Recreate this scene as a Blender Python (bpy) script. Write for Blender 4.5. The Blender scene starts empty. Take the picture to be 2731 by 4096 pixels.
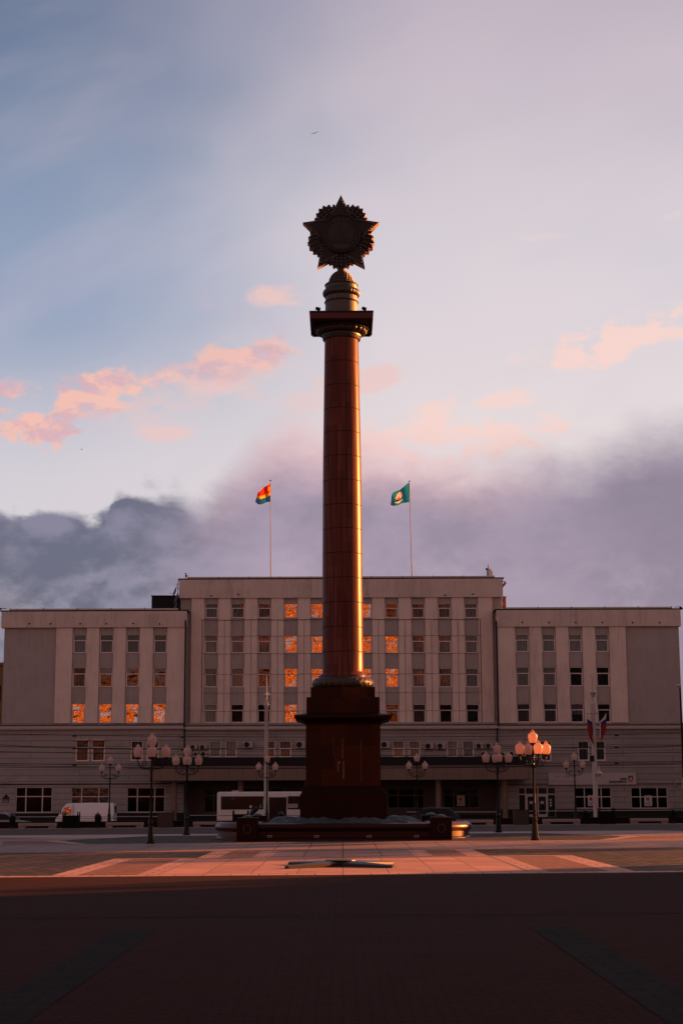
import bpy, math, random
from mathutils import Matrix, Vector
random.seed(7)
S = bpy.context.scene
COL = S.collection
R = math.radians
# ------------------------------------------------------------------ camera
F = 6500.0; TH = math.atan(1142 / F); RO = 0.0038; H = 1.62
cam = bpy.data.cameras.new('camera'); camo = bpy.data.objects.new('camera', cam); COL.objects.link(camo)
cam.sensor_fit = 'VERTICAL'; cam.sensor_height = 36; cam.sensor_width = 24
cam.lens = F / 4096 * 36; cam.clip_start = 0.1; cam.clip_end = 6000
camo.matrix_world = Matrix.Translation((0, 0, H)) @ Matrix.Rotation(math.pi / 2 + TH, 4, 'X') @ Matrix.Rotation(-RO, 4, 'Z')
S.camera = camo
S.render.resolution_x = 682; S.render.resolution_y = 1024
S.view_settings.view_transform = 'Standard'; S.view_settings.look = 'None'
S.view_settings.gamma = 1.0; S.view_settings.exposure = 2.1; S.view_settings.use_curve_mapping = False
CT, ST = math.cos(TH), math.sin(TH)
def P(px, py, Y):
    """survey helper: where the ray of a photo point meets the vertical plane at depth Y"""
    dx, dy = px - 1365.5, 2048 - py
    a, b = (dx + dy * RO) / F, (-dx * RO + dy) / F
    t = Y / (CT - b * ST)
    return Vector((t * a, Y, H + t * (ST + b * CT)))
def PX(px, py, Y): return P(px, py, Y).x
def PZ(py, Y, px=1370): return P(px, py, Y).z
GK = 0.004
def gz(x): return GK * x
# ------------------------------------------------------------------ sun
SUN_PHI = R(118); SUN_EL = R(9)
sd = Vector((math.sin(SUN_PHI) * math.cos(SUN_EL), -math.cos(SUN_PHI) * math.cos(SUN_EL), math.sin(SUN_EL)))
sl = bpy.data.lights.new('sun', 'SUN'); sl.energy = 5.0; sl.angle = R(1.0); sl.color = (1.0, 0.31, 0.07)
so = bpy.data.objects.new('sun', sl); COL.objects.link(so); so.location = (40, 60, 60)
so.rotation_euler = (-sd).to_track_quat('-Z', 'Y').to_euler()
# ------------------------------------------------------------------ world
W = bpy.data.worlds.new('World'); S.world = W; W.use_nodes = True
nt = W.node_tree; nt.nodes.clear(); NL = nt.links
class G:
    """small node-graph helper"""
    def __init__(s, nt): s.nt = nt
    def new(s, t, **k):
        n = s.nt.nodes.new(t)
        for a, b in k.items(): setattr(n, a, b)
        return n
    def put(s, sock, v):
        if isinstance(v, bpy.types.NodeSocket): s.nt.links.new(v, sock)
        else: sock.default_value = v
    def m(s, op, a, b=0.0, c=0.0, clamp=False):
        n = s.new('ShaderNodeMath', operation=op, use_clamp=clamp)
        s.put(n.inputs[0], a); s.put(n.inputs[1], b); s.put(n.inputs[2], c)
        return n.outputs[0]
    def sstep(s, x, e0, e1):
        n = s.new('ShaderNodeMapRange', interpolation_type='SMOOTHSTEP')
        s.put(n.inputs[0], x); s.put(n.inputs[1], e0); s.put(n.inputs[2], e1)
        return n.outputs[0]
    def comb(s, x, y, z=0.0):
        n = s.new('ShaderNodeCombineXYZ'); s.put(n.inputs[0], x); s.put(n.inputs[1], y); s.put(n.inputs[2], z)
        return n.outputs[0]
    def noise(s, vec, scale, detail=4.0, rough=0.5, dist=0.0):
        n = s.new('ShaderNodeTexNoise'); s.put(n.inputs['Vector'], vec); s.put(n.inputs['Scale'], scale)
        s.put(n.inputs['Detail'], detail); s.put(n.inputs['Roughness'], rough); s.put(n.inputs['Distortion'], dist)
        return n.outputs[0]
    def mix(s, f, a, b):
        n = s.new('ShaderNodeMix', data_type='RGBA'); s.put(n.inputs[0], f)
        s.put(n.inputs[6], c4(a)); s.put(n.inputs[7], c4(b)); return n.outputs[2]
    def sep(s, v):
        n = s.new('ShaderNodeSeparateXYZ'); s.put(n.inputs[0], v); return n.outputs
    def curve(s, x, pts):
        n = s.new('ShaderNodeFloatCurve'); s.put(n.inputs['Value'], x); c = n.mapping.curves[0]
        for i, (a, b) in enumerate(pts):
            if i < 2: c.points[i].location = (a, b)
            else: c.points.new(a, b)
        n.mapping.update(); return n.outputs[0]
def c4(v):
    if isinstance(v, (tuple, list)) and len(v) == 3: return (v[0], v[1], v[2], 1.0)
    return v
def sr(r, g, b):
    f = lambda c: (c / 255) / 12.92 if c <= 10 else ((c / 255 + 0.055) / 1.055) ** 2.4
    return (f(r), f(g), f(b))
g = G(nt)
tc = g.new('ShaderNodeTexCoord').outputs['Generated']
dx, dy, dz = g.sep(tc)[0:3]
yy = g.m('MAXIMUM', dy, 0.05)
u = g.m('DIVIDE', dx, yy); v = g.m('DIVIDE', dz, yy)        # tangent of azimuth, tangent of elevation
uv = g.comb(u, v)
def VY(py): b = (2048 - py) / F; return (ST + b * CT) / (CT - b * ST)
def UX(px, py): b = (2048 - py) / F; return ((px - 1365.5) / F) / (CT - b * ST)
k = 1.742
# clear-sky gradient: horizontal position t (0 left .. 1 right)
n1 = g.noise(uv, 5.0, 3.0)
t = g.m('ADD', g.m('MULTIPLY', u, 2.3), g.m('ADD', 0.5, g.m('MULTIPLY', g.m('SUBTRACT', n1, 0.5), 0.5)), clamp=True)
ts = g.sstep(t, 0.0, 0.72)
top = g.mix(ts, sr(92, 111, 142), sr(190, 176, 189))
mid = g.mix(ts, sr(148, 162, 189), sr(221, 211, 216))
low = g.mix(ts, sr(212, 206, 213), sr(234, 220, 219))
h1 = g.sstep(v, VY(2000), VY(1150)); h2 = g.sstep(v, VY(1300), VY(-300))
base = g.mix(h2, g.mix(h1, low, mid), top)
# wisps
w1 = g.noise(g.comb(g.m('MULTIPLY', u, 1.0), g.m('MULTIPLY', g.m('SUBTRACT', v, g.m('MULTIPLY', u, 0.3)), 2.6)), 4.0, 5.0, 0.5, 0.3)
base = g.mix(g.m('MULTIPLY', g.sstep(w1, 0.44, 0.78), 0.28), base, sr(226, 204, 214))
base = g.mix(g.m('MULTIPLY', g.sstep(w1, 0.52, 0.25), 0.12), base, sr(140, 150, 185))
# pink clouds: soft tilted ellipses broken up by fractal noise
nA = g.noise(g.comb(u, g.m('MULTIPLY', v, 1.5)), 20.0, 10.0, 0.62, 0.25)
nB = g.noise(g.comb(g.m('ADD', u, 3.0), g.m('MULTIPLY', v, 1.7)), 42.0, 6.0, 0.6, 0.2)
nn = g.m('ADD', g.m('MULTIPLY', g.m('SUBTRACT', nA, 0.5), 3.4), g.m('MULTIPLY', g.m('SUBTRACT', nB, 0.5), 3.6))
def blob(px, py, rx, ry, ang, soft=0.55, amp=1.0):
    cu, cv = UX(px * k, py * k), VY(py * k); rx = rx * k / F; ry = ry * k / F
    a = g.m('SUBTRACT', u, cu); b = g.m('SUBTRACT', v, cv); ca, sa = math.cos(R(ang)), math.sin(R(ang))
    p = g.m('DIVIDE', g.m('ADD', g.m('MULTIPLY', a, ca), g.m('MULTIPLY', b, sa)), rx)
    q = g.m('DIVIDE', g.m('SUBTRACT', g.m('MULTIPLY', b, ca), g.m('MULTIPLY', a, sa)), ry)
    d2 = g.m('ADD', g.m('MULTIPLY', p, p), g.m('MULTIPLY', q, q))
    ga = g.m('EXPONENT', g.m('MULTIPLY', d2, -0.58))
    f = g.m('MULTIPLY', ga, g.m('ADD', 1.0, nn))
    return g.m('MULTIPLY', g.sstep(f, 0.62 - soft * 0.38, 0.70 + soft * 0.35), amp)
def over(c, ms, colr):
    for mk in ms: c = g.mix(mk, c, colr)
    return c
sh = g.sstep(nA, 0.62, 0.38)
nD = g.noise(g.comb(u, g.m('MULTIPLY', g.m('ADD', v, 0.006), 1.5)), 20.0, 6.0, 0.6, 0.25)
sl2 = g.sstep(g.m('SUBTRACT', nA, nD), -0.05, 0.06)
salmon = g.mix(sl2, sr(216, 176, 184), sr(246, 190, 174))
base = over(base, [blob(430, 850, 190, 30, 8, 0.9, 0.55), blob(560, 720, 120, 22, -18, 0.9, 0.25)], sr(196, 182, 198))
base = over(base, [blob(215, 905, 125, 56, 12, 0.5, 0.95), blob(110, 980, 95, 46, -6, 0.45, 0.95), blob(15, 915, 100, 40, 10, 0.6, 0.9), blob(20, 975, 60, 24, 0, 0.8, 0.6), blob(290, 870, 80, 34, 5, 0.8, 0.8),
    blob(540, 828, 125, 46, 12, 0.8, 0.8), blob(640, 800, 85, 30, 15, 0.9, 0.7)], salmon)
base = over(base, [blob(640, 678, 60, 26, 5, 0.9, 0.85), blob(330, 930, 150, 50, 5, 1.0, 0.35), blob(600, 860, 120, 40, 10, 1.0, 0.35), blob(385, 997, 60, 18, 5, 0.8, 0.7), blob(855, 870, 66, 30, 10, 1.0, 0.7),
    blob(490, 890, 120, 20, -10, 1.0, 0.45), blob(720, 905, 90, 30, 5, 1.0, 0.45)], sr(238, 198, 192))
base = over(base, [blob(1430, 776, 190, 50, 13, 0.6, 0.95), blob(1350, 798, 110, 46, 5, 0.6, 0.9), blob(1540, 765, 90, 40, 10, 0.7, 0.9), blob(1100, 925, 165, 24, 9, 0.7, 0.85), blob(1020, 945, 90, 18, 9, 0.8, 0.6),
    blob(1070, 1012, 200, 54, 6, 0.6, 1.0), blob(920, 1000, 120, 46, 6, 0.8, 0.85), blob(1250, 545, 60, 10, 5, 0.9, 0.35), blob(1555, 495, 30, 8, 15, 0.9, 0.5)], sr(246, 212, 204))
# dark cloud bank with a lumpy upper edge
un = g.m('ADD', g.m('MULTIPLY', u, 2.2), 0.5, clamp=True)
def uf(px, py): return UX(px * k, py * k) * 2.2 + 0.5
edge = [(0, 1168), (80, 1170), (170, 1175), (250, 1165), (262, 1130), (330, 1112), (400, 1126), (455, 1150), (500, 1120), (560, 1055), (640, 995),
        (760, 1000), (900, 1035), (1050, 1058), (1200, 1062), (1330, 1058), (1450, 1015), (1568, 985)]
VMX = 0.6
bc = g.curve(un, [(max(0, uf(a, b)), VY(b * k) / VMX) for a, b in edge])
bv = g.m('MULTIPLY', bc, VMX)
lump = g.m('ADD', g.m('MULTIPLY', g.m('SUBTRACT', nA, 0.5), 0.026), g.m('MULTIPLY', g.m('SUBTRACT', nB, 0.5), 0.020))
vo = g.new('ShaderNodeTexVoronoi', feature='SMOOTH_F1'); g.put(vo.inputs['Vector'], g.comb(g.m('ADD', u, g.m('MULTIPLY', nB, 0.02)), g.m('MULTIPLY', v, 1.35))); vo.inputs['Scale'].default_value = 34.0; vo.inputs['Smoothness'].default_value = 0.35
puff = g.m('MULTIPLY', g.m('SUBTRACT', 0.45, vo.outputs['Distance']), g.sstep(u, -0.03, -0.14))
lump = g.m('ADD', lump, g.m('MULTIPLY', puff, 0.022))
dd = g.m('SUBTRACT', g.m('ADD', bv, lump), v)
softw = g.m('ADD', 0.0060, g.m('MULTIPLY', g.sstep(u, -0.135, -0.03), 0.024))
bank = g.sstep(g.m('DIVIDE', dd, softw), -0.8, 1.0)
nC0 = g.noise(g.comb(u, g.m('MULTIPLY', v, 1.4), 5.0), 9.0, 8.0, 0.6, 0.2)
nC = g.m('ADD', nC0, g.m('ADD', g.m('MULTIPLY', g.m('SUBTRACT', nA, nD), 0.8), g.m('MULTIPLY', puff, 0.35)))
lcol = g.mix(g.sstep(nC, 0.35, 0.66), sr(103, 103, 124), sr(134, 129, 151))
rcol = g.mix(g.sstep(g.m('ADD', g.m('MULTIPLY', nC, 0.25), g.m('MULTIPLY', nC0, 0.75)), 0.28, 0.72), sr(146, 131, 152), sr(176, 157, 177))
rcol = g.mix(g.m('MULTIPLY', g.sstep(u, 0.06, 0.22), 0.55), rcol, sr(130, 116, 137))
bcol = g.mix(g.sstep(u, -0.15, -0.02), lcol, rcol)
bcol = g.mix(g.m('MULTIPLY', g.sstep(v, VY(2150), VY(2440)), g.m('MULTIPLY', g.sstep(nA, 0.45, 0.7), 0.35)), bcol, sr(196, 182, 190))
rim = g.m('MULTIPLY', g.sstep(dd, 0.045, 0.0), g.m('MULTIPLY', g.sstep(u, -0.10, -0.02), g.sstep(u, 0.16, 0.03)))
bcol = g.mix(g.m('MULTIPLY', rim, 0.95), bcol, sr(234, 192, 194))
fwd = g.mix(bank, base, bcol)
# the part of the sky behind the viewer and overhead: plain dusk glow
back = g.mix(g.sstep(dz, 0.0, 0.6), (0.62, 0.425, 0.40), (0.18, 0.145, 0.165))
sidew = g.sstep(dy, 0.05, 0.45)
skyc = g.mix(sidew, back, fwd)
skyc = g.mix(g.sstep(dz, -0.02, -0.06), skyc, (0.05, 0.04, 0.04))
ns = g.new('ShaderNodeTexSky', sky_type='NISHITA'); ns.sun_disc = False; ns.sun_elevation = SUN_EL
ns.sun_rotation = math.atan2(sd.x, sd.y)
b1 = g.new('ShaderNodeBackground'); g.put(b1.inputs[0], ns.outputs[0]); b1.inputs[1].default_value = 0.002
b2 = g.new('ShaderNodeBackground'); g.put(b2.inputs[0], skyc); b2.inputs[1].default_value = 0.2275
ad = g.new('ShaderNodeAddShader'); NL.new(b1.outputs[0], ad.inputs[0]); NL.new(b2.outputs[0], ad.inputs[1])
wo = g.new('ShaderNodeOutputWorld'); NL.new(ad.outputs[0], wo.inputs[0])
W.cycles.sampling_method = 'MANUAL'; W.cycles.sample_map_resolution = 512
# ------------------------------------------------------------------ materials
MATS = {}
def mat(name, col, rough=0.8, metal=0.0, var=0.12, scale=3.0, stretch=(1, 1, 1), bump=0.0, bscale=30.0, coat=0.0, trans=0.0, spec=0.5, grime=0.0, streak=0.0):
    if name in MATS: return MATS[name]
    m = bpy.data.materials.new(name); m.use_nodes = True; g = G(m.node_tree)
    bs = m.node_tree.nodes['Principled BSDF']
    pos = g.new('ShaderNodeNewGeometry').outputs['Position']
    mp = g.new('ShaderNodeMapping'); g.put(mp.inputs[0], pos); mp.inputs['Scale'].default_value = stretch
    c = c4(col)
    n = g.noise(mp.outputs[0], scale, 5.0, 0.6)
    f = g.m('ADD', 1.0 - var, g.m('MULTIPLY', n, 2 * var))
    mm = g.new('ShaderNodeVectorMath', operation='SCALE'); g.put(mm.inputs[0], c[:3]); g.put(mm.inputs['Scale'], f)
    cs = mm.outputs[0]
    if grime:
        n2 = g.noise(mp.outputs[0], scale * 0.35, 6.0, 0.7)
        cs = g.mix(g.m('MULTIPLY', g.sstep(n2, 0.5, 0.72), grime), cs, tuple(x * 0.45 for x in c[:3]))
    if streak:
        px_, py_, pz_ = g.sep(pos)[0:3]
        n3 = g.noise(g.comb(g.m('MULTIPLY', px_, 5.0), g.m('MULTIPLY', pz_, 0.35)), 1.0, 4.0, 0.6)
        n4 = g.noise(g.comb(g.m('MULTIPLY', px_, 0.5), g.m('MULTIPLY', pz_, 0.6), 4.0), 1.0, 3.0, 0.6)
        cs = g.mix(g.m('MULTIPLY', g.m('MULTIPLY', g.sstep(n3, 0.48, 0.66), g.sstep(n4, 0.42, 0.6)), streak), cs, tuple(x * 0.5 for x in c[:3]))
        cs = g.mix(g.m('MULTIPLY', g.sstep(n4, 0.52, 0.36), streak * 0.45), cs, tuple(min(1, x * 1.25) for x in c[:3]))
    g.put(bs.inputs['Base Color'], cs)
    rn = g.m('ADD', rough - 0.04, g.m('MULTIPLY', n, 0.08)); g.put(bs.inputs['Roughness'], rn)
    bs.inputs['Metallic'].default_value = metal
    bs.inputs['Specular IOR Level'].default_value = spec
    bs.inputs['Coat Weight'].default_value = coat; bs.inputs['Coat Roughness'].default_value = 0.08
    if bump:
        b = g.new('ShaderNodeBump'); b.inputs['Strength'].default_value = bump; b.inputs['Distance'].default_value = 0.02
        g.put(b.inputs['Height'], g.noise(pos, bscale, 3.0)); g.put(bs.inputs['Normal'], b.outputs[0])
    if trans:
        tr = g.new('ShaderNodeBsdfTranslucent'); g.put(tr.inputs[0], cs)
        mx = g.new('ShaderNodeMixShader'); mx.inputs[0].default_value = trans
        out = m.node_tree.nodes['Material Output']
        m.node_tree.links.new(bs.outputs[0], mx.inputs[1]); m.node_tree.links.new(tr.outputs[0], mx.inputs[2])
        m.node_tree.links.new(mx.outputs[0], out.inputs[0])
    MATS[name] = m; return m
def brickmat(name, c1, c2, mortar, bw, bh, axis='xz', msize=0.02, rough=0.8, coat=0.0, off=0.5, bias=0.0, var=0.15, vscale=3.0, spec=0.5, grime=0.0, mbump=0.25):
    m = bpy.data.materials.new(name); m.use_nodes = True; g = G(m.node_tree); bs = m.node_tree.nodes['Principled BSDF']
    pos = g.new('ShaderNodeNewGeometry').outputs['Position']; x, y, z = g.sep(pos)[0:3]
    uvw = g.comb(g.m('ADD', x, y), z) if axis == 'xz' else g.comb(x, y)
    b = g.new('ShaderNodeTexBrick', offset=off); g.put(b.inputs['Vector'], uvw)
    g.put(b.inputs['Color1'], c4(c1)); g.put(b.inputs['Color2'], c4(c2)); g.put(b.inputs['Mortar'], c4(mortar))
    b.inputs['Scale'].default_value = 1.0; b.inputs['Mortar Size'].default_value = msize; b.inputs['Mortar Smooth'].default_value = 0.2
    b.inputs['Bias'].default_value = bias; b.inputs['Brick Width'].default_value = bw; b.inputs['Row Height'].default_value = bh
    n = g.noise(pos, vscale, 6.0, 0.65)
    f = g.m('ADD', 1.0 - var, g.m('MULTIPLY', n, 2 * var))
    mm = g.new('ShaderNodeVectorMath', operation='SCALE'); g.put(mm.inputs[0], b.outputs['Color']); g.put(mm.inputs['Scale'], f)
    cs = mm.outputs[0]
    if grime:
        n2 = g.noise(g.comb(g.m('MULTIPLY', x, 0.35), y, z), 0.9, 8.0, 0.7, 0.4)
        cs = g.mix(g.m('MULTIPLY', g.sstep(n2, 0.45, 0.7), grime), cs, tuple(q * 0.45 for q in c1))
    g.put(bs.inputs['Base Color'], cs); bs.inputs['Roughness'].default_value = rough; bs.inputs['Coat Weight'].default_value = coat
    g.put(bs.inputs['Roughness'], g.m('ADD', rough - 0.08, g.m('MULTIPLY', n, 0.16)))
    bs.inputs['Coat Roughness'].default_value = 0.12; bs.inputs['Specular IOR Level'].default_value = spec
    bp = g.new('ShaderNodeBump'); bp.inputs['Strength'].default_value = mbump; bp.inputs['Distance'].default_value = 0.01
    g.put(bp.inputs['Height'], g.m('ADD', g.m('MULTIPLY', b.outputs['Fac'], -1.0), g.m('MULTIPLY', g.noise(pos, 22.0, 3.0), 0.5)))
    g.put(bs.inputs['Normal'], bp.outputs[0])
    MATS[name] = m; return m
def glassmat(name, refl, bumpd, tint=(0.75, 0.72, 0.7), seed=0.0, bs=3.0):
    m = bpy.data.materials.new(name); m.use_nodes = True; nt = m.node_tree; nt.nodes.clear(); g = G(nt)
    pos = g.new('ShaderNodeNewGeometry').outputs['Position']; x, y, z = g.sep(pos)[0:3]
    n = g.noise(g.comb(x, g.m('ADD', z, seed)), bs, 0.5, 0.5, 1.0)
    bp = g.new('ShaderNodeBump'); bp.inputs['Strength'].default_value = 1.0; bp.inputs['Distance'].default_value = bumpd
    g.put(bp.inputs['Height'], n)
    gl = g.new('ShaderNodeBsdfGlossy'); gl.inputs['Roughness'].default_value = 0.02; gl.inputs[0].default_value = (1, 1, 1, 1)
    nt.links.new(bp.outputs[0], gl.inputs['Normal'])
    tr = g.new('ShaderNodeBsdfTransparent'); tr.inputs[0].default_value = c4(tint)
    mx = g.new('ShaderNodeMixShader'); mx.inputs[0].default_value = refl
    nt.links.new(tr.outputs[0], mx.inputs[1]); nt.links.new(gl.outputs[0], mx.inputs[2])
    o = g.new('ShaderNodeOutputMaterial'); nt.links.new(mx.outputs[0], o.inputs[0]); MATS[name] = m; return m
def stripemat(name, c1, c2, freq, soft=0.3, rough=0.9):
    m = bpy.data.materials.new(name); m.use_nodes = True; g = G(m.node_tree); bs = m.node_tree.nodes['Principled BSDF']
    pos = g.new('ShaderNodeNewGeometry').outputs['Position']; x, y, z = g.sep(pos)[0:3]
    n = g.noise(g.comb(g.m('MULTIPLY', x, 1.0), g.m('MULTIPLY', z, 0.1)), 3.0, 3.0)
    s = g.m('SINE', g.m('MULTIPLY', g.m('ADD', x, g.m('MULTIPLY', n, 0.25)), freq))
    g.put(bs.inputs['Base Color'], g.mix(g.sstep(s, -soft, 1.0), c1, c2)); bs.inputs['Roughness'].default_value = rough
    MATS[name] = m; return m
M = {}
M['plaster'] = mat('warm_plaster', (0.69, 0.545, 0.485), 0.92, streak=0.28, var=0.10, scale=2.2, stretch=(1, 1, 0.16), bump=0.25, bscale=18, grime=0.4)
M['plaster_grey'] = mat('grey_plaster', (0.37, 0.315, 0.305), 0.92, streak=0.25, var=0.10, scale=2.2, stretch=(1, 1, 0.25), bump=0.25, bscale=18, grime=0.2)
M['plaster_parapet'] = mat('parapet_plaster', (0.58, 0.465, 0.42), 0.92, streak=0.4, var=0.14, scale=1.6, stretch=(1, 1, 0.10), bump=0.3, bscale=18, grime=0.5)
M['stone_low'] = mat('rusticated_stone', (0.235, 0.20, 0.20), 0.9, var=0.14, scale=1.8, stretch=(1, 1, 2.0), bump=0.3, bscale=18, grime=0.3)
M['groove'] = mat('dark_groove_mortar', (0.05, 0.045, 0.045), 0.95)  # plain dark mortar tone for wall grooves
M['stone_band'] = mat('pale_stone_band', (0.46, 0.385, 0.36), 0.9, var=0.1, grime=0.2)
M['stone_base'] = mat('dark_plinth_stone', (0.024, 0.021, 0.021), 0.9, spec=0.1)
M['core'] = mat('dark_interior', (0.012, 0.010, 0.010), 0.9)
M['metal_cap'] = mat('zinc_flashing', (0.42, 0.36, 0.35), 0.5, 0.3, var=0.15, scale=1.0)
M['metal_dark'] = mat('dark_painted_metal', (0.016, 0.014, 0.014), 0.7, 0.0, spec=0.15)
M['iron'] = mat('black_cast_iron', (0.0055, 0.005, 0.005), 0.34, 0.0, spec=0.2, bump=0.15, bscale=60)
M['frame'] = mat('white_window_frame', (0.72, 0.60, 0.575), 0.5)
M['frame_low'] = mat('pale_shopfront_frame', (0.52, 0.45, 0.435), 0.5)
M['rust'] = mat('rusty_pipe', (0.11, 0.055, 0.04), 0.8, var=0.4, scale=8)
M['canopy_tan'] = brickmat('canopy_fascia_panels', (0.165, 0.105, 0.082), (0.19, 0.12, 0.095), (0.03, 0.02, 0.02), 1.20, 5.0, msize=0.012, off=0.0, rough=0.7)
M['glass_o'] = glassmat('rippled_window_glass', 0.46, 0.055, seed=0.0, bs=1.0)
M['glass_g'] = glassmat('dull_window_glass', 0.02, 0.001)
M['glass_m'] = glassmat('half_rippled_window_glass', 0.075, 0.05, seed=9.0, bs=1.3)
M['glass_s'] = glassmat('dim_rippled_shop_glass', 0.03, 0.06, (0.5, 0.5, 0.5), 4.0, 1.3)
M['pol_dark'] = mat('shaded_polished_granite', (0.024, 0.006, 0.006), 0.42, var=0.3, scale=6, spec=0.18)  # darker granite copy: shade on the basin walls put into the colour
M['glass_d'] = glassmat('dark_window_glass', 0.004, 0.004, (0.5, 0.5, 0.5))
M['curt_grey'] = stripemat('net_curtain', (0.27, 0.24, 0.235), (0.38, 0.34, 0.33), 22)
M['curt_dk'] = stripemat('dark_curtain', (0.13, 0.125, 0.13), (0.20, 0.19, 0.195), 20)
M['blind'] = stripemat('vertical_blind', (0.14, 0.12, 0.115), (0.50, 0.44, 0.42), 45)
M['blind_blue'] = stripemat('bluish_pleated_curtain', (0.15, 0.17, 0.20), (0.36, 0.39, 0.42), 38)
M['granite'] = brickmat('red_granite_blocks', (0.014, 0.0034, 0.003), (0.055, 0.016, 0.006), (0.012, 0.006, 0.005), 1.02, 0.92, msize=0.008, rough=0.5, coat=0.06, var=0.4, vscale=1.4, bias=-0.25, spec=0.08, mbump=0.1)
M['granite_dk'] = brickmat('dark_red_granite', (0.013, 0.0034, 0.003), (0.018, 0.0045, 0.0035), (0.012, 0.005, 0.005), 1.3, 1.4, msize=0.007, rough=0.5, coat=0.02, var=0.3, vscale=2.0, spec=0.08, mbump=0.1)
M['joint'] = mat('shaft_joint', (0.012, 0.006, 0.005), 0.9)
M['pol_granite'] = mat('sunlit_polished_granite', (0.075, 0.016, 0.010), 0.38, var=0.3, scale=6, coat=0.12, spec=0.4)  # brighter granite copy: sun glow on the bowls put into the colour
M['star_bronze'] = mat('blackened_star_bronze', (0.018, 0.0205, 0.0215), 0.6, 0.0, var=0.3, scale=6, bump=0.2, bscale=40, spec=0.25)
M['star_edge'] = mat('sunlit_tone_star_edge', (0.36, 0.22, 0.14), 0.5, var=0.3)  # sunlight on the star's sides painted in as a brighter edge colour
M['bronze'] = mat('dark_bronze', (0.028, 0.025, 0.022), 0.42, 0.1, var=0.3, scale=6, bump=0.2, bscale=40)
M['bronze_warm'] = mat('brown_bronze_scales', (0.035, 0.024, 0.013), 0.4, 0.1, var=0.3, scale=8)
M['stone_drum'] = mat('grey_drum_stone', (0.046, 0.039, 0.038), 0.55, var=0.25, scale=3, stretch=(1, 1, 0.4), grime=0.4, coat=0.15)
M['wreath'] = mat('weathered_blue_grey_cladding', (0.042, 0.058, 0.072), 0.7, 0.1, var=0.45, scale=5, bump=0.6, bscale=9)
M['globe'] = mat('opal_glass', (0.76, 0.58, 0.52), 0.35, var=0.05, trans=0.68, coat=0.1)
M['white_pole'] = mat('white_painted_pole', (0.42, 0.36, 0.345), 0.45, var=0.15, scale=4, coat=0.2)
M['white_paint'] = mat('white_car_paint', (0.76, 0.73, 0.76), 0.4, var=0.05, coat=0.4, grime=0.1)
M['bus_white'] = mat('dusty_white_bus_paint', (0.60, 0.56, 0.545), 0.5, var=0.08, coat=0.2, grime=0.2)
M['silver'] = mat('silver_car_paint', (0.20, 0.19, 0.195), 0.3, 0.3, coat=0.5)
M['navy'] = mat('navy_car_paint', (0.006, 0.009, 0.02), 0.4, coat=0.2, spec=0.2)
M['rubber'] = mat('black_rubber', (0.012, 0.012, 0.012), 0.8)
M['autoglass'] = mat('tinted_auto_glass', (0.012, 0.013, 0.015), 0.12, spec=0.15)
M['mirror_glass'] = glassmat('reflecting_cab_glass', 0.45, 0.02, (0.1, 0.1, 0.1), 3.0, 5.0)
M['tail'] = mat('red_tail_lamp', (0.25, 0.02, 0.015), 0.3, coat=0.5)
M['bench'] = mat('speckled_bench_granite', (0.26, 0.225, 0.215), 0.75, var=0.35, scale=25)
M['darkgran'] = mat('dark_parapet_granite', (0.022, 0.006, 0.006), 0.8, spec=0.1, var=0.3, scale=3)
M['wood_dk'] = mat('black_stained_wood', (0.007, 0.006, 0.0055), 0.8, spec=0.1)
M['ac'] = mat('grey_white_plastic', (0.36, 0.32, 0.31), 0.55)
M['red'] = mat('red_plastic', (0.5, 0.03, 0.02), 0.5)
M['flag_red'] = mat('red_flag_cloth', (0.78, 0.03, 0.015), 0.8, trans=0.5)
M['flag_yel'] = mat('yellow_flag_cloth', (0.85, 0.45, 0.02), 0.8, trans=0.5)
M['flag_blue'] = mat('blue_flag_cloth', (0.03, 0.25, 0.50), 0.8, var=0.3, trans=0.15)
M['flag_teal'] = mat('teal_flag_cloth', (0.02, 0.33, 0.46), 0.8, var=0.2, scale=2, trans=0.25)
M['flag_white'] = mat('white_flag_cloth', (0.62, 0.55, 0.52), 0.85, trans=0.35)
M['pink_sail'] = mat('pale_emblem_cloth', (0.85, 0.55, 0.42), 0.8, trans=0.4)
M['tri_blue'] = mat('navy_pennant_cloth', (0.02, 0.03, 0.16), 0.85, trans=0.3)
M['tri_red'] = mat('crimson_pennant_cloth', (0.30, 0.012, 0.012), 0.85, trans=0.3)
M['sign'] = mat('pale_sign_board', (0.42, 0.37, 0.36), 0.6, var=0.05)
M['sign_text'] = mat('dark_lettering', (0.035, 0.028, 0.03), 0.6)
M['sign_red'] = mat('red_logo', (0.42, 0.02, 0.02), 0.5)
M['sign_brown'] = mat('brown_logo', (0.22, 0.10, 0.05), 0.5)
M['sign_blue'] = mat('blue_enamel_plate', (0.01, 0.035, 0.14), 0.4)
M['poster'] = mat('paper_poster', (0.50, 0.45, 0.43), 0.8)
M['yellow'] = mat('yellow_road_sign', (0.75, 0.55, 0.02), 0.5)
M['dish'] = mat('grey_dish', (0.16, 0.155, 0.15), 0.5)
M['brick'] = brickmat('red_chimney_brick', (0.22, 0.07, 0.04), (0.28, 0.09, 0.05), (0.12, 0.10, 0.09), 0.26, 0.09, msize=0.012)
M['antenna'] = mat('white_antenna_shell', (0.7, 0.66, 0.62), 0.5)
M['bird'] = mat('gull_feathers', (0.06, 0.05, 0.05), 0.8)
M['bird_w'] = mat('white_gull_belly', (0.7, 0.6, 0.5), 0.8)
M['foliage'] = mat('dark_foliage', (0.05, 0.055, 0.02), 0.8, var=0.4)
M['bark'] = mat('bark', (0.06, 0.045, 0.035), 0.9)
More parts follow.
